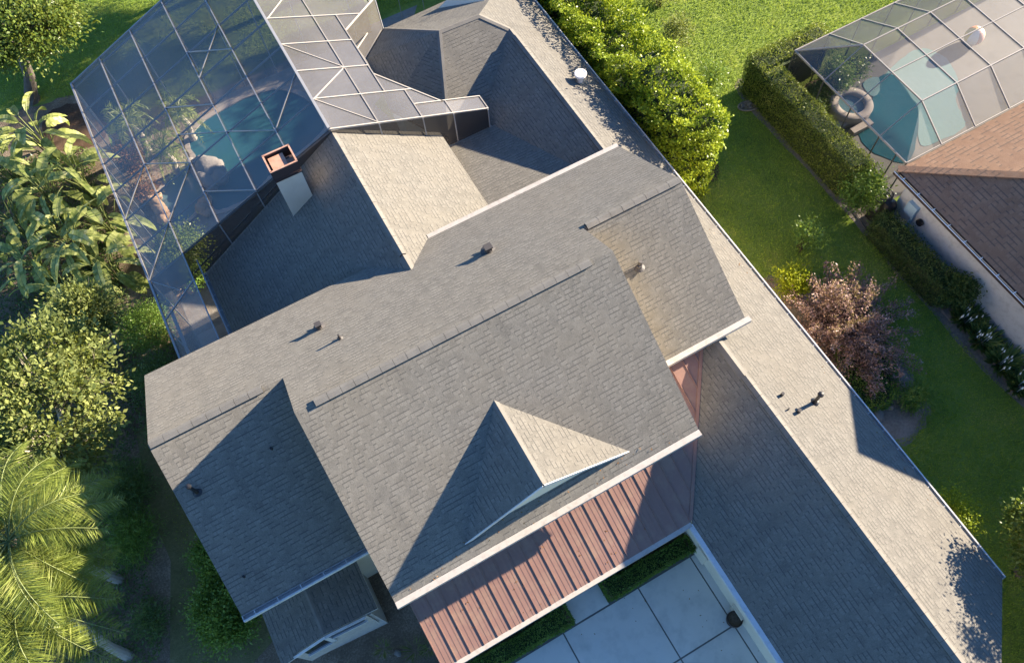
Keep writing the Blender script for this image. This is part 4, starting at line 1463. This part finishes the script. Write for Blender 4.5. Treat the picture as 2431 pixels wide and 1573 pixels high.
def frond_leaves(mb_stem, base, az, reach, rise, droop, n, lf, w):
    """one feather frond: arching midrib and drooping leaflets; returns leaf arrays"""
    d = np.array([math.cos(az), math.sin(az), 0])
    s = np.array([-d[1], d[0], 0])
    T = np.linspace(0, 1, 14)
    C = np.array([np.array(base) + d * reach * t + np.array([0, 0, rise * math.sin(t * 1.9) - droop * t ** 2.4]) for t in T])
    mb_stem.tube(C, [.016 * (1 - .8 * t) + .003 for t in T], 5, cap=False)
    tt = np.repeat(np.linspace(.14, 1, n), 2)
    sg = np.tile([1, -1], n)
    i = np.clip((tt * 13).astype(int), 0, 12)
    fr = tt * 13 - i
    P = C[i] * (1 - fr)[:, None] + C[i + 1] * fr[:, None]
    tan = unit(C[i + 1] - C[i])
    k = len(P)
    D = unit(tan * (.55 + .35 * rng.random((k, 1))) + s * sg[:, None] * (.9 + .3 * rng.random((k, 1))) + np.array([0, 0, 1.0]) * rng.normal(-0.05, .45, (k, 1)))
    N = unit(np.array([0, 0, 1.0]) + rng.normal(size=(k, 3)) * .35)
    L = lf * (np.sin(np.clip(tt, .05, .97) * math.pi) ** .55) * (.85 + .3 * rng.random(k))
    return P, D, N, L, np.full(k, w)


def palm(name, label, base, top, nf, reach, mat, lf=.5, w=.032, n=46, azr=None, group=None, fruit=False):
    base, top = np.array(base, float), np.array(top, float)
    root = thing(name, label, 'palm', base, group)
    mb = MB()
    mid = (base + top) / 2 + np.array([.1, .05, 0])
    mb.tube([base - (0, 0, .1), base * .8 + top * .2, mid, top], [.17, .13, .12, .10], 10)
    mb.build('trunk', M['palebark'], root)
    st = MB()
    A = [[], [], [], [], []]
    for k in range(nf):
        az = (k * 2.39996 if azr is None else azr[0] + (azr[1] - azr[0]) * (k + .5) / nf) + rng.normal() * .12
        lev = k / nf
        o = frond_leaves(st, top + (0, 0, .1 * rng.random()), az, reach * (.75 + .3 * rng.random()), .9 - .9 * (lev * 1.0) + .25 * rng.random(), .7 + .9 * lev + .3 * rng.random(), n, lf, w)
        for a, b in zip(A, o):
            a.append(b)
    st.build('midribs', M['stem'], root)
    A = [np.concatenate(a) for a in A]
    leaf_obj('fronds', *A, M[mat], root)
    if fruit:
        f = MB()
        f.tube([top + (.1, 0, -.05), top + (.30, -.25, .1), top + (.5, -.5, -.05), top + (.62, -.62, -.35)], [.04, .07, .06, .015], 8)
        f.build('fruit_stalk', M['orange'], root)
    return root


def paddle_plant(label, base, n, hgt, blade, wid, seed, group='bird of paradise plants', name='bird_of_paradise', lean=(0, 0)):
    """clump of long stalks each ending in a big split paddle leaf"""
    r2 = np.random.default_rng(seed)
    root = thing(name, label, 'plant', (base[0], base[1], 0), group)
    st, lf = MB(), MB()
    for k in range(n):
        az = k * 2.39996 + r2.normal() * .3
        out = .25 + .75 * ((k + .5) / n)
        d = np.array([math.cos(az), math.sin(az), 0])
        d = d + np.array([lean[0], lean[1], 0]) * .4
        f = np.array([base[0], base[1], 0]) + d * .18 * r2.random()
        hh = hgt * (1.15 - .55 * (k / n)) * (.8 + .35 * r2.random())
        tip = f + d * out * hgt * .45 + np.array([0, 0, hh])
        mid = f * .45 + tip * .55 + np.array([0, 0, .12 * hh]) - d * .1
        st.tube([f, mid, tip], [.035, .024, .014], 5, cap=False)
        bl, wd = blade * (.75 + .45 * r2.random()), wid * (.8 + .4 * r2.random())
        s = np.array([-d[1], d[0], 0])
        s = s / np.linalg.norm(s)
        tl = r2.normal() * .45
        s = s * math.cos(tl) + np.array([0, 0, 1]) * math.sin(tl)
        pitch = .75 - 1.25 * (k / n) + r2.normal() * .15
        C = []
        p = tip.copy()
        NS = 12
        for i in range(NS + 1):
            C.append(p.copy())
            a = pitch - 1.45 * (i / NS)
            p = p + (d / np.linalg.norm(d) * math.cos(a) + np.array([0, 0, math.sin(a)])) * bl / NS
        prof = [.0, .62, .88, .98, 1.0, 1.0, .97, .93, .87, .78, .64, .42, .0]
        up = np.array([0, 0, 1.0])
        for sg in (1, -1):
            for i in range(NS):
                gap = 1.0 if r2.random() > .22 else .86
                a0, a1 = C[i], C[i + 1]
                w0, w1 = prof[i] * wd / 2 * sg, prof[i + 1] * wd / 2 * sg
                sag0, sag1 = -.10 * abs(w0) * r2.random(), -.2 * abs(w1) * r2.random()
                v0 = a0 + s * w0 * gap + up * (.28 * abs(w0) + sag0)
                v1 = a1 + s * w1 * gap + up * (.28 * abs(w1) + sag1)
                if i == 0:
                    lf.poly([a0, a1, v1] if sg > 0 else [a0, v1, a1])
                elif i == NS - 1:
                    lf.poly([a0, a1, v0] if sg > 0 else [a0, v0, a1])
                else:
                    lf.poly([a0, a1, v1, v0] if sg > 0 else [a0, v0, v1, a1])
        st.tube([c + up * .004 for c in C], [.014 * (1 - .8 * i / NS) for i in range(NS + 1)], 4, cap=False)
    st.build('stalks', M['stem'], root)
    lf.build('leaves', M['leaf_bop'], root)
    return root


def strap_plant(name, label, cat, base, n, L, w, mat, group=None, flowers=0):
    root = thing(name, label, cat, (base[0], base[1], 0), group)
    az = rng.random(n) * 2 * math.pi
    d = np.column_stack([np.cos(az), np.sin(az), .35 + 1.1 * rng.random(n)])
    P = np.tile([base[0], base[1], .03], (n, 1)) + np.column_stack([np.cos(az), np.sin(az), np.zeros(n)]) * (L * .5 * rng.random((n, 1)) ** .7) + np.column_stack([np.zeros((n, 2)), .18 * rng.random(n)])
    leaf_obj('leaves', P, unit(d), unit(np.array([0, 0, 1.0]) + rng.normal(size=(n, 3)) * .4), L * (.6 + .6 * rng.random(n)), w * (.7 + .6 * rng.random(n)), M[mat], root)
    for k in range(flowers):
        mb = MB()
        a, rr = rng.random() * 6.28, L * .75 * rng.random()
        p = np.array([base[0] + rr * math.cos(a), base[1] + rr * math.sin(a), L * (.65 + .25 * rng.random())])
        mb.poly([p, p + (.03, .025, .05), p + (.035, .01, .15), p + (-.035, .0, .06)])
        mb.poly([p, p + (-.035, .0, .06), p + (.035, .01, .15), p + (.0, -.04, .05)])
        mb.tube([p - (0, 0, .35), p], .006, 4)
        mb.build('flower', M['petal'], root)
    return root


# -- the lawn: blades of grass over the lawn soil
def lawn(name, label, poly, dens, L=.06, excl=()):
    q = sample_poly(poly, dens)
    for e in excl:
        q = q[~in_poly(q[:, 0], q[:, 1], [(p[0], p[1]) for p in e])]
    n = len(q)
    az = rng.random(n) * 6.283
    lean = .25 + .9 * rng.random(n)
    D = unit(np.column_stack([np.cos(az) * lean, np.sin(az) * lean, np.ones(n)]))
    N = np.column_stack([-np.cos(az), -np.sin(az), lean])
    s = .6 + .8 * rng.random(n)
    o = leaf_obj(name, np.column_stack([q, np.full(n, .005)]), D, N, L * s, .022 * s, M['grass'], None)
    return stuff(o, label, 'grass')


bedA = [(12.0, 8.5), (13.4, 8.4), (14.5, 7.5), (15.4, 5.6), (15.5, 4.2), (15.5, 3.0), (15.2, 1.9), (14.2, 1.4), (12.6, 1.7), (11.7, 4.5)]
lawn('lawn_grass', 'shaded mown lawn between the wing and the neighbour hedge', [(11.9, -2.2), (11.5, -4), (10.5, -9), (17.75, -9), (17.8, 4), (17.86, 9), (17.9, 14.5), (14.8, 14.5), (14.8, 13.0), (12.4, 12.7), (11.9, 9)], 900, excl=(bedA,))
lawn('lawn_grass', 'sunlit bright lawn beyond the tall yellow-green hedge', [(14.8, 14.5), (17.6, 14.5), (18.3, 16.0), (19.5, 15.6), (32, 15.6), (32, 26), (14.5, 30), (14.9, 20)], 750)
lawn('lawn_grass', 'back lawn beside the pool cage and the leaning tree', [(-4.6, 27.0), (10, 27.5), (10, 40), (-12, 40), (-9, 31.2), (-6.5, 30.4), (-4.9, 29.4)], 650)
lawn('lawn_grass', 'narrow worn grass strip left of the house', [(-6.2, 13.4), (-7.5, 13.6), (-7.9, 9.5), (-8.9, 6.2), (-8.5, 3), (-8.1, 4.3), (-7.2, 9.2)], 130, .05)

# -- right-hand side
hedge('tall_hedge', 'tall bright yellow-green clipped hedge along the wing', 'hedge', [(12.4, 12.75), (13.95, 12.5), (14.2, 15), (14.1, 28.5), (12.4, 28.5), (12.35, 18)], 4.1, 'hedge_yel', (.12, .06), 560, .16, lump=.26, fall=1.05, tall=([(12.62, 13.0), (13.75, 12.8), (13.95, 16.4), (12.6, 16.4)], 3.95))
hedge('clipped_hedge', 'long olive clipped hedge in front of the neighbour pool cage', 'hedge', [(18.0, 16.0), (18.0, 9.8), (18.72, 9.5), (18.78, 15.1), (21.4, 15.15), (21.4, 16.0)], 1.9, 'hedge_olive', (.06, .035), 800, .06, lump=.05)
hedge('low_hedge', 'dark green loose hedge below the white neighbour wall', 'hedge', [(17.8, 8.1), (18.42, 7.9), (18.42, 4.7), (18.3, 4.3), (17.8, 4.5)], 1.25, 'hedge_dark', (.075, .04), 700, .12, lump=.12)
shrub('round_shrub', 'rounded mid-green shrub at the corner of the neighbour cage', 'shrub', (18.3, 9.2, 1.05), (.7, .7, .95), 'leaf_mid', 34, 220, (.08, .05), .2)
shrub('round_shrub', 'rounded dark shrub closing the low hedge below the wall', 'shrub', (18.4, 4.5, .9), (.5, .55, .65), 'hedge_dark', 26, 200, (.08, .05), .18)
for k, (x, y) in enumerate(((18.45, 3.65), (18.35, 2.75), (18.3, 1.85), (18.25, .95))):
    strap_plant('peace_lily', 'dark strap-leaved clump with white flowers under the neighbour wall', 'plant', (x, y), 210, .55, .11, 'leaf_deep', 'white flowering clumps along the wall', 9)
shrub('young_tree', 'small loose light-green sapling standing alone on the shaded lawn', 'shrub', (15.5, 8.75, .95), (.42, .42, .85), 'leaf_mid', 22, 55, (.09, .055), .15)
shrub('lime_shrub', 'small bright lime-yellow shrub behind the copper bush', 'shrub', (13.95, 7.55, .85), (.52, .52, .55), 'leaf_lime', 26, 190, (.08, .05), .16)
hedge('hedge_ring', 'low curved dark hedge round the foot of the copper bush', 'hedge', wobble([(13.1, 2.9), (14.0, 2.55), (14.7, 3.0), (15.25, 4.0), (15.2, 5.0), (14.3, 5.2), (13.2, 4.2)], .05), .55, 'leaf_mid', (.06, .04), 800, .06, lump=.08)
shrub('fern_bush', 'small feathery green bush on the bare soil by the lawn', 'shrub', (14.9, 2.35, .45), (.45, .42, .4), 'leaf_mid', 18, 110, (.11, .03), .15)
shrub('round_shrub', 'clipped yellow-green shrub just beyond the wing gutter', 'shrub', (12.6, -1.05, 1.7), (.62, .62, 1.1), 'hedge_yel', 34, 260, (.06, .04), .18)
shrub('lawn_bush', 'pale loose bush on the sunlit lawn beyond the tall hedge', 'shrub', (17.1, 19.2, .75), (.75, .65, .75), 'leaf_vib', 22, 110, (.11, .04), .22)
shrub('lawn_bush', 'feathery low grey-green bush near the oval garden basin', 'shrub', (17.2, 16.85, .55), (.6, .55, .5), 'leaf_mid', 20, 120, (.13, .025), .2)
shrub('lawn_bush', 'spiky pale plant at the top edge of the sunlit lawn', 'shrub', (17.9, 21.6, .5), (.55, .5, .5), 'leaf_vib', 14, 90, (.14, .03), .2)


def copper_bush(base, n, L, seed):
    r2 = np.random.default_rng(seed)
    root = thing('copper_bush', 'wide copper-purple bush with long arching twigs beside the wing', 'shrub', (base[0], base[1], 0))
    st = MB()
    P, D, N = [], [], []
    for k in range(n):
        az = r2.random() * 6.283
        el = .35 + 1.05 * r2.random()
        ln = L * (.65 + .5 * r2.random())
        d = np.array([math.cos(az) * math.cos(el), math.sin(az) * math.cos(el), math.sin(el)])
        f = np.array([base[0], base[1], 0]) + np.append(r2.normal(size=2) * .2, 0.05)
        T = np.linspace(0, 1, 9)
        C = np.array([f + d * ln * t + np.array([0, 0, -.55 * t * t * ln * .5]) + r2.normal(size=3) * .015 for t in T])
        C[:, 2] = np.maximum(C[:, 2], .06)
        st.tube(C, [.02 * (1 - .9 * t) + .003 for t in T], 4, cap=False)
        m = int(190 * ln / L)
        t = .22 + .78 * r2.random(m) ** .8
        i = np.clip((t * 8).astype(int), 0, 7)
        fr = t * 8 - i
        p = C[i] * (1 - fr)[:, None] + C[i + 1] * fr[:, None]
        spread = .02 + .09 * (1 - t[:, None]) + .05
        P.append(p + r2.normal(size=(m, 3)) * spread)
        D.append(unit(d + r2.normal(size=(m, 3)) * .8))
        N.append(unit(np.array([0, 0, 1]) + r2.normal(size=(m, 3)) * .6))
    P, D, N = map(np.concatenate, (P, D, N))
    P[:, 2] = np.maximum(P[:, 2], .04)
    s = .7 + .6 * r2.random(len(P))
    st.build('twigs', M['twig'], root)
    leaf_obj('foliage', P, D, N, .075 * s, .042 * s, M['leaf_purple'], root)


copper_bush((14.35, 5.25), 170, 2.75, 3)
tree('yard_tree', 'dark bushy tree with sunlit top at the corner of the wing', (14.0, -3.4, 0), (13.9, -3.3, 3.6), (1.4, 1.75, 2.5), 'leaf_tree', .13, 110, 420, (.10, .06), .27, minz=.6)
tree('yard_tree', 'unseen dense tree added right of the corner tree to shade the wing end', (16.6, -5.3, 0), (16.6, -5.3, 5.5), (1.7, 2.3, 2.0), 'leaf_tree', .2, 90, 420, (.13, .07), .32, minz=2.4)  # out-of-view tree, added to widen the shade on the roof
tree('bare_tree', 'bare twiggy tree standing past the end of the wing', (13.6, -5.4, 0), (13.3, -5.2, 2.2), (1.2, 1.2, 1.3), 'leaf_red', .08, 26, 12, (.06, .03), .25, bark='palebark', nstem=3)
for k, (x_, y_, z_) in enumerate(((9.5, 30.6, 4.6), (6.5, 33.2, 4.9), (12.5, 34.0, 6.2))):
    tree('added_shade_tree', 'unseen leafy tree added beyond the back lawn to shade it', (x_, y_, 0), (x_, y_, z_), (2.1, 1.7, 1.7), 'leaf_tree', .2, 46, 170, (.16, .08), .42, minz=2.4, group='unseen trees added to shade the back lawn')  # out-of-view trees added to throw shade across the back lawn
tree('added_shade_tree', 'unseen broad tree added behind the pool cage to shade the lawn', (4.5, 36.0, 0), (4.5, 36.0, 5.2), (2.6, 2.6, 1.9), 'leaf_tree', .2, 60, 170, (.16, .08), .45, minz=2.6)  # this and the next are also unseen, added for their shadows
tree('added_shade_tree', 'second unseen tree added to shade the lawn, farther from the cage', (7.5, 40.5, 0), (7.5, 40.5, 5.6), (2.6, 2.6, 1.9), 'leaf_tree', .2, 60, 170, (.16, .08), .45, minz=2.6)
tree('bare_tree', 'tall bare tree behind the far end of the tall hedge', (16.2, 23.6, 0), (16.6, 23.4, 5.2), (2.2, 1.6, 1.9), 'leaf_tree', .17, 30, 9, (.08, .04), .4, bark='bark', fork=.6, minz=2.5)

# -- front court planting
hedge('box_hedge', 'low box hedge right of the walkway under the porch gutter', 'hedge', [(3.05, 1.80), (6.05, 1.80), (6.05, 2.28), (3.55, 2.28), (3.55, 3.3), (3.05, 3.3)], .42, 'leaf_mid', (.045, .03), 1500, .04, lump=.03)
hedge('box_hedge', 'low box hedge left of the walkway under the porch gutter', 'hedge', [(1.80, 1.80), (1.80, 3.3), (1.32, 3.3), (1.32, 2.28), (-1.6, 2.28), (-1.6, 1.80)], .42, 'leaf_mid', (.045, .03), 1500, .04, lump=.03)
for k, (x, y) in enumerate(((3.95, 2.7), (4.6, 2.75), (5.25, 2.75))):
    shrub('box_ball', 'round low shrub between box hedge and porch, right of the walkway', 'shrub', (x, y, .25), (.32, .30, .28), 'hedge_dark', 16, 90, (.05, .03), .1, 'round shrubs right of the walkway')
for k, (x, y) in enumerate(((.95, 2.7), (.3, 2.7), (-.35, 2.7), (-1.0, 2.7))):
    shrub('box_ball', 'round low shrub between box hedge and porch, left of the walkway', 'shrub', (x, y, .25), (.32, .30, .28), 'leaf_deep', 16, 90, (.05, .03), .1, 'round shrubs left of the walkway')
for k, (x, y, l) in enumerate(((-2.6, 3.4, .4), (-3.0, 2.7, .45), (-3.9, 3.2, .4), (-2.2, 3.3, .35), (-4.6, 3.7, .35), (-3.4, 3.9, .3), (-5.4, 3.9, .3))):
    strap_plant('grass_tuft', 'thin grassy tuft in the dark bed in front of the stone entry', 'plant', (x, y), 60, l, .02, 'leaf_vib', 'grass tufts in the front bed')
shrub('big_shrub', 'dense deep-green rounded shrub against the left front corner', 'shrub', (-7.0, 7.0, .75), (.95, 1.05, .75), 'leaf_mid', 60, 230, (.085, .05), .20)
shrub('big_shrub', 'smaller deep-green shrub beside the left wall of the house', 'shrub', (-6.75, 8.6, .65), (.6, .8, .6), 'leaf_mid', 36, 210, (.085, .05), .18)

# -- left-hand side
palm('queen_palm', 'feathery pale-green palm, upper one at the left edge', (-9.8, 9.75, 0), at(25, 1285, 6.0), 34, 2.5, 'leaf_palm', .66, .018, 125, group=None)
palm('queen_palm', 'feathery palm with an orange stalk at the lower left corner', (-10.2, 7.45, 0), at(45, 1425, 5.3), 34, 2.4, 'leaf_palm', .66, .018, 125, fruit=True)
tree('shrub_tree', 'wide pale-leaved multi-stemmed tree with white branches left of the house', (-10.2, 14.2, 0), (-8.75, 14.1, 4.1), (2.6, 3.2, 1.5), 'leaf_vib', .22, 125, 120, (.15, .085), .24, bark='palebark', nstem=4, minz=.9, limbs=1.25)
tree('shrub_tree', 'smaller pale-leaved tree next to the strip of pool screen', (-7.6, 17.4, 0), (-7.3, 17.2, 2.9), (1.0, 1.0, 1.0), 'leaf_vib', .09, 36, 210, (.11, .06), .28, bark='palebark', nstem=2, minz=.6)
tree('garden_tree', 'leafy tree with a thick bent trunk at the top left corner', (-7.4, 30.8, 0), (-5.9, 30.6, 3.6), (2.6, 2.2, 1.1), 'leaf_tree', .24, 80, 200, (.14, .075), .36, bark='bark', fork=.68, minz=2.2)
bop = [(-7.3, 27.2, 13, 1.9), (-8.9, 26.6, 12, 1.7), (-6.5, 24.3, 14, 2.0), (-7.7, 24.2, 12, 2.0), (-9.2, 24.0, 12, 1.7), (-6.2, 22.0, 14, 2.0), (-7.4, 21.4, 14, 2.1), (-8.9, 21.6, 12, 1.8), (-6.6, 20.1, 13, 1.6), (-8.2, 20.0, 12, 1.6)]
bl_ = ['paddle-leaved plant nearest the leaning tree trunk', 'paddle-leaved plant at the far left edge below the tree', 'paddle-leaved plant touching the upper part of the cage edge', 'yellowing paddle-leaved plant in the middle of the clump',
       'paddle-leaved plant at the left edge in the middle of the clump', 'paddle-leaved plant leaning on the cage eave', 'tall split-leaved plant in the lower half of the clump', 'dark paddle-leaved plant at the left edge, low in the clump',
       'lowest paddle-leaved plant, beside the cage beam', 'low paddle-leaved plant above the pale shrub tree']
for k, ((x, y, n, h), lb_) in enumerate(zip(bop, bl_)):
    paddle_plant(lb_, (x, y), n + 6, h, 1.25, .33, 20 + k)
shrub('understory_shrub', 'dark bushy shrub against the lower end of the cage', 'shrub', (-6.2, 17.2, .8), (.85, 1.1, .8), 'leaf_mid', 46, 220, (.06, .04), .24)
shrub('understory_shrub', 'dusty grey-green shrub between cage and pale tree', 'shrub', (-6.6, 15.4, .6), (.8, .9, .6), 'leaf_deep', 40, 200, (.07, .04), .24)
shrub('understory_shrub', 'dark shrub close to the left roof corner of the house', 'shrub', (-6.7, 13.6, .5), (.7, .8, .5), 'leaf_deep', 34, 180, (.07, .04), .22)
shrub('understory_shrub', 'dark ferny shrub between the pale tree and the palms', 'shrub', (-8.7, 12.2, .6), (.75, 1.0, .6), 'leaf_deep', 40, 180, (.12, .025), .26)
shrub('understory_shrub', 'dark green fern mass under the upper palm fronds', 'shrub', (-8.9, 10.7, .5), (.7, .9, .5), 'leaf_mid', 36, 160, (.13, .022), .26)
shrub('understory_shrub', 'low fern patch at the foot of the lower palm', 'shrub', (-9.1, 8.0, .3), (.5, .5, .3), 'leaf_deep', 18, 110, (.12, .022), .2)
q = sample_poly([(-14, 6), (-9.2, 7), (-8.6, 13), (-7.5, 14.5), (-6.5, 19.5), (-6.0, 27), (-12, 29), (-15, 20)], 260)
o = leaf_obj('ground_cover', np.column_stack([q, .02 + .14 * rng.random(len(q))]), rnd_dirs(len(q)) + (0, 0, .5), unit(np.array([0, 0, 1.0]) + rng.normal(size=(len(q), 3)) * .4), .11 * (.6 + .8 * rng.random(len(q))), .05, M['leaf_deep'], None)
stuff(o, 'low dark ground cover under the trees on the left', 'ground cover')

# -- plants inside the cages
for x, y, h, r_ in ((-3.9, 25.6, 1.6, 1.0), (-3.2, 23.9, 1.3, .9), (-2.1, 25.2, 1.4, .9)):
    palm('small_palm', 'small dark palm in the planted corner of the pool cage', (x, y, 0), (x, y, h), 14, r_, 'leaf_palm', .34, .03, 26, group='small palms inside the pool cage')
shrub('caged_shrub', 'reddish-brown shrub behind the cage eave near the spa', 'shrub', at(305, 372, .9), (.55, .6, .5), 'leaf_red', 24, 130, (.09, .045), .2)
shrub('caged_shrub', 'low orange-brown plants bordering the spa boulders', 'shrub', at(345, 440, .4), (.45, .7, .3), 'leaf_red', 22, 90, (.09, .03), .2)
tree('caged_tree', 'small round-headed green tree under the lower screens', (*at(430, 650, 0)[:2], 0), at(425, 590, 1.9), (.85, .85, .7), 'leaf_tree', .06, 34, 150, (.08, .045), .22, minz=.8)
shrub('caged_shrub', 'green bush beside the wing eave below the screens', 'shrub', at(462, 640, .7), (.45, .5, .5), 'leaf_mid', 20, 120, (.07, .04), .17)
shrub('neighbour_shrub', 'dark glossy bush by the raised spa in the neighbour cage', 'shrub', at(1990, 180, .7), (.55, .5, .6), 'leaf_mid', 26, 170, (.08, .05), .2)
for x, y in ((20.2, 13.9), (21.2, 14.2), (19.6, 13.4), (22.4, 14.3)):
    shrub('neighbour_shrub', 'low dark plant along the far screen of the neighbour cage', 'shrub', (x, y, .4), (.45, .4, .4), 'leaf_deep', 16, 110, (.09, .04), .18, 'low plants along the far screen')

# -- fallen leaves and grit: far too many to count
P_ = []
q = np.column_stack([rng.uniform(-1.8, 6.2, 70), rng.uniform(-6, 1.7, 70)])
P_.append(np.column_stack([q, np.full(len(q), .036)]))
y_ = rng.uniform(yp + .05, 3.7, 40)
x_ = rng.uniform(xp + .1, 4.5, 40)
P_.append(np.column_stack([x_, y_, zpp(y_) + .012]))
y_ = rng.uniform(yfm + .02, yfm + .5, 30)
P_.append(np.column_stack([rng.uniform(xml + .2, xmr - .2, 30), y_, zm(y_) + .012]))
x_ = rng.uniform(xe - .35, xe - .02, 60)
P_.append(np.column_stack([x_, rng.uniform(-2, 23, 60), zwr(x_) + .012]))
P_ = np.concatenate(P_)
n_ = len(P_)
D_ = rnd_dirs(n_) * np.array([1, 1, .15])
o = leaf_obj('leaf_litter', P_, D_, unit(np.array([0, 0, 1.0]) + rng.normal(size=(n_, 3)) * .15), .055 * (.5 + rng.random(n_)), .03, M['leaf_red'], None)
stuff(o, 'dry brown leaves scattered over paving, gutters and roofs', 'leaves')
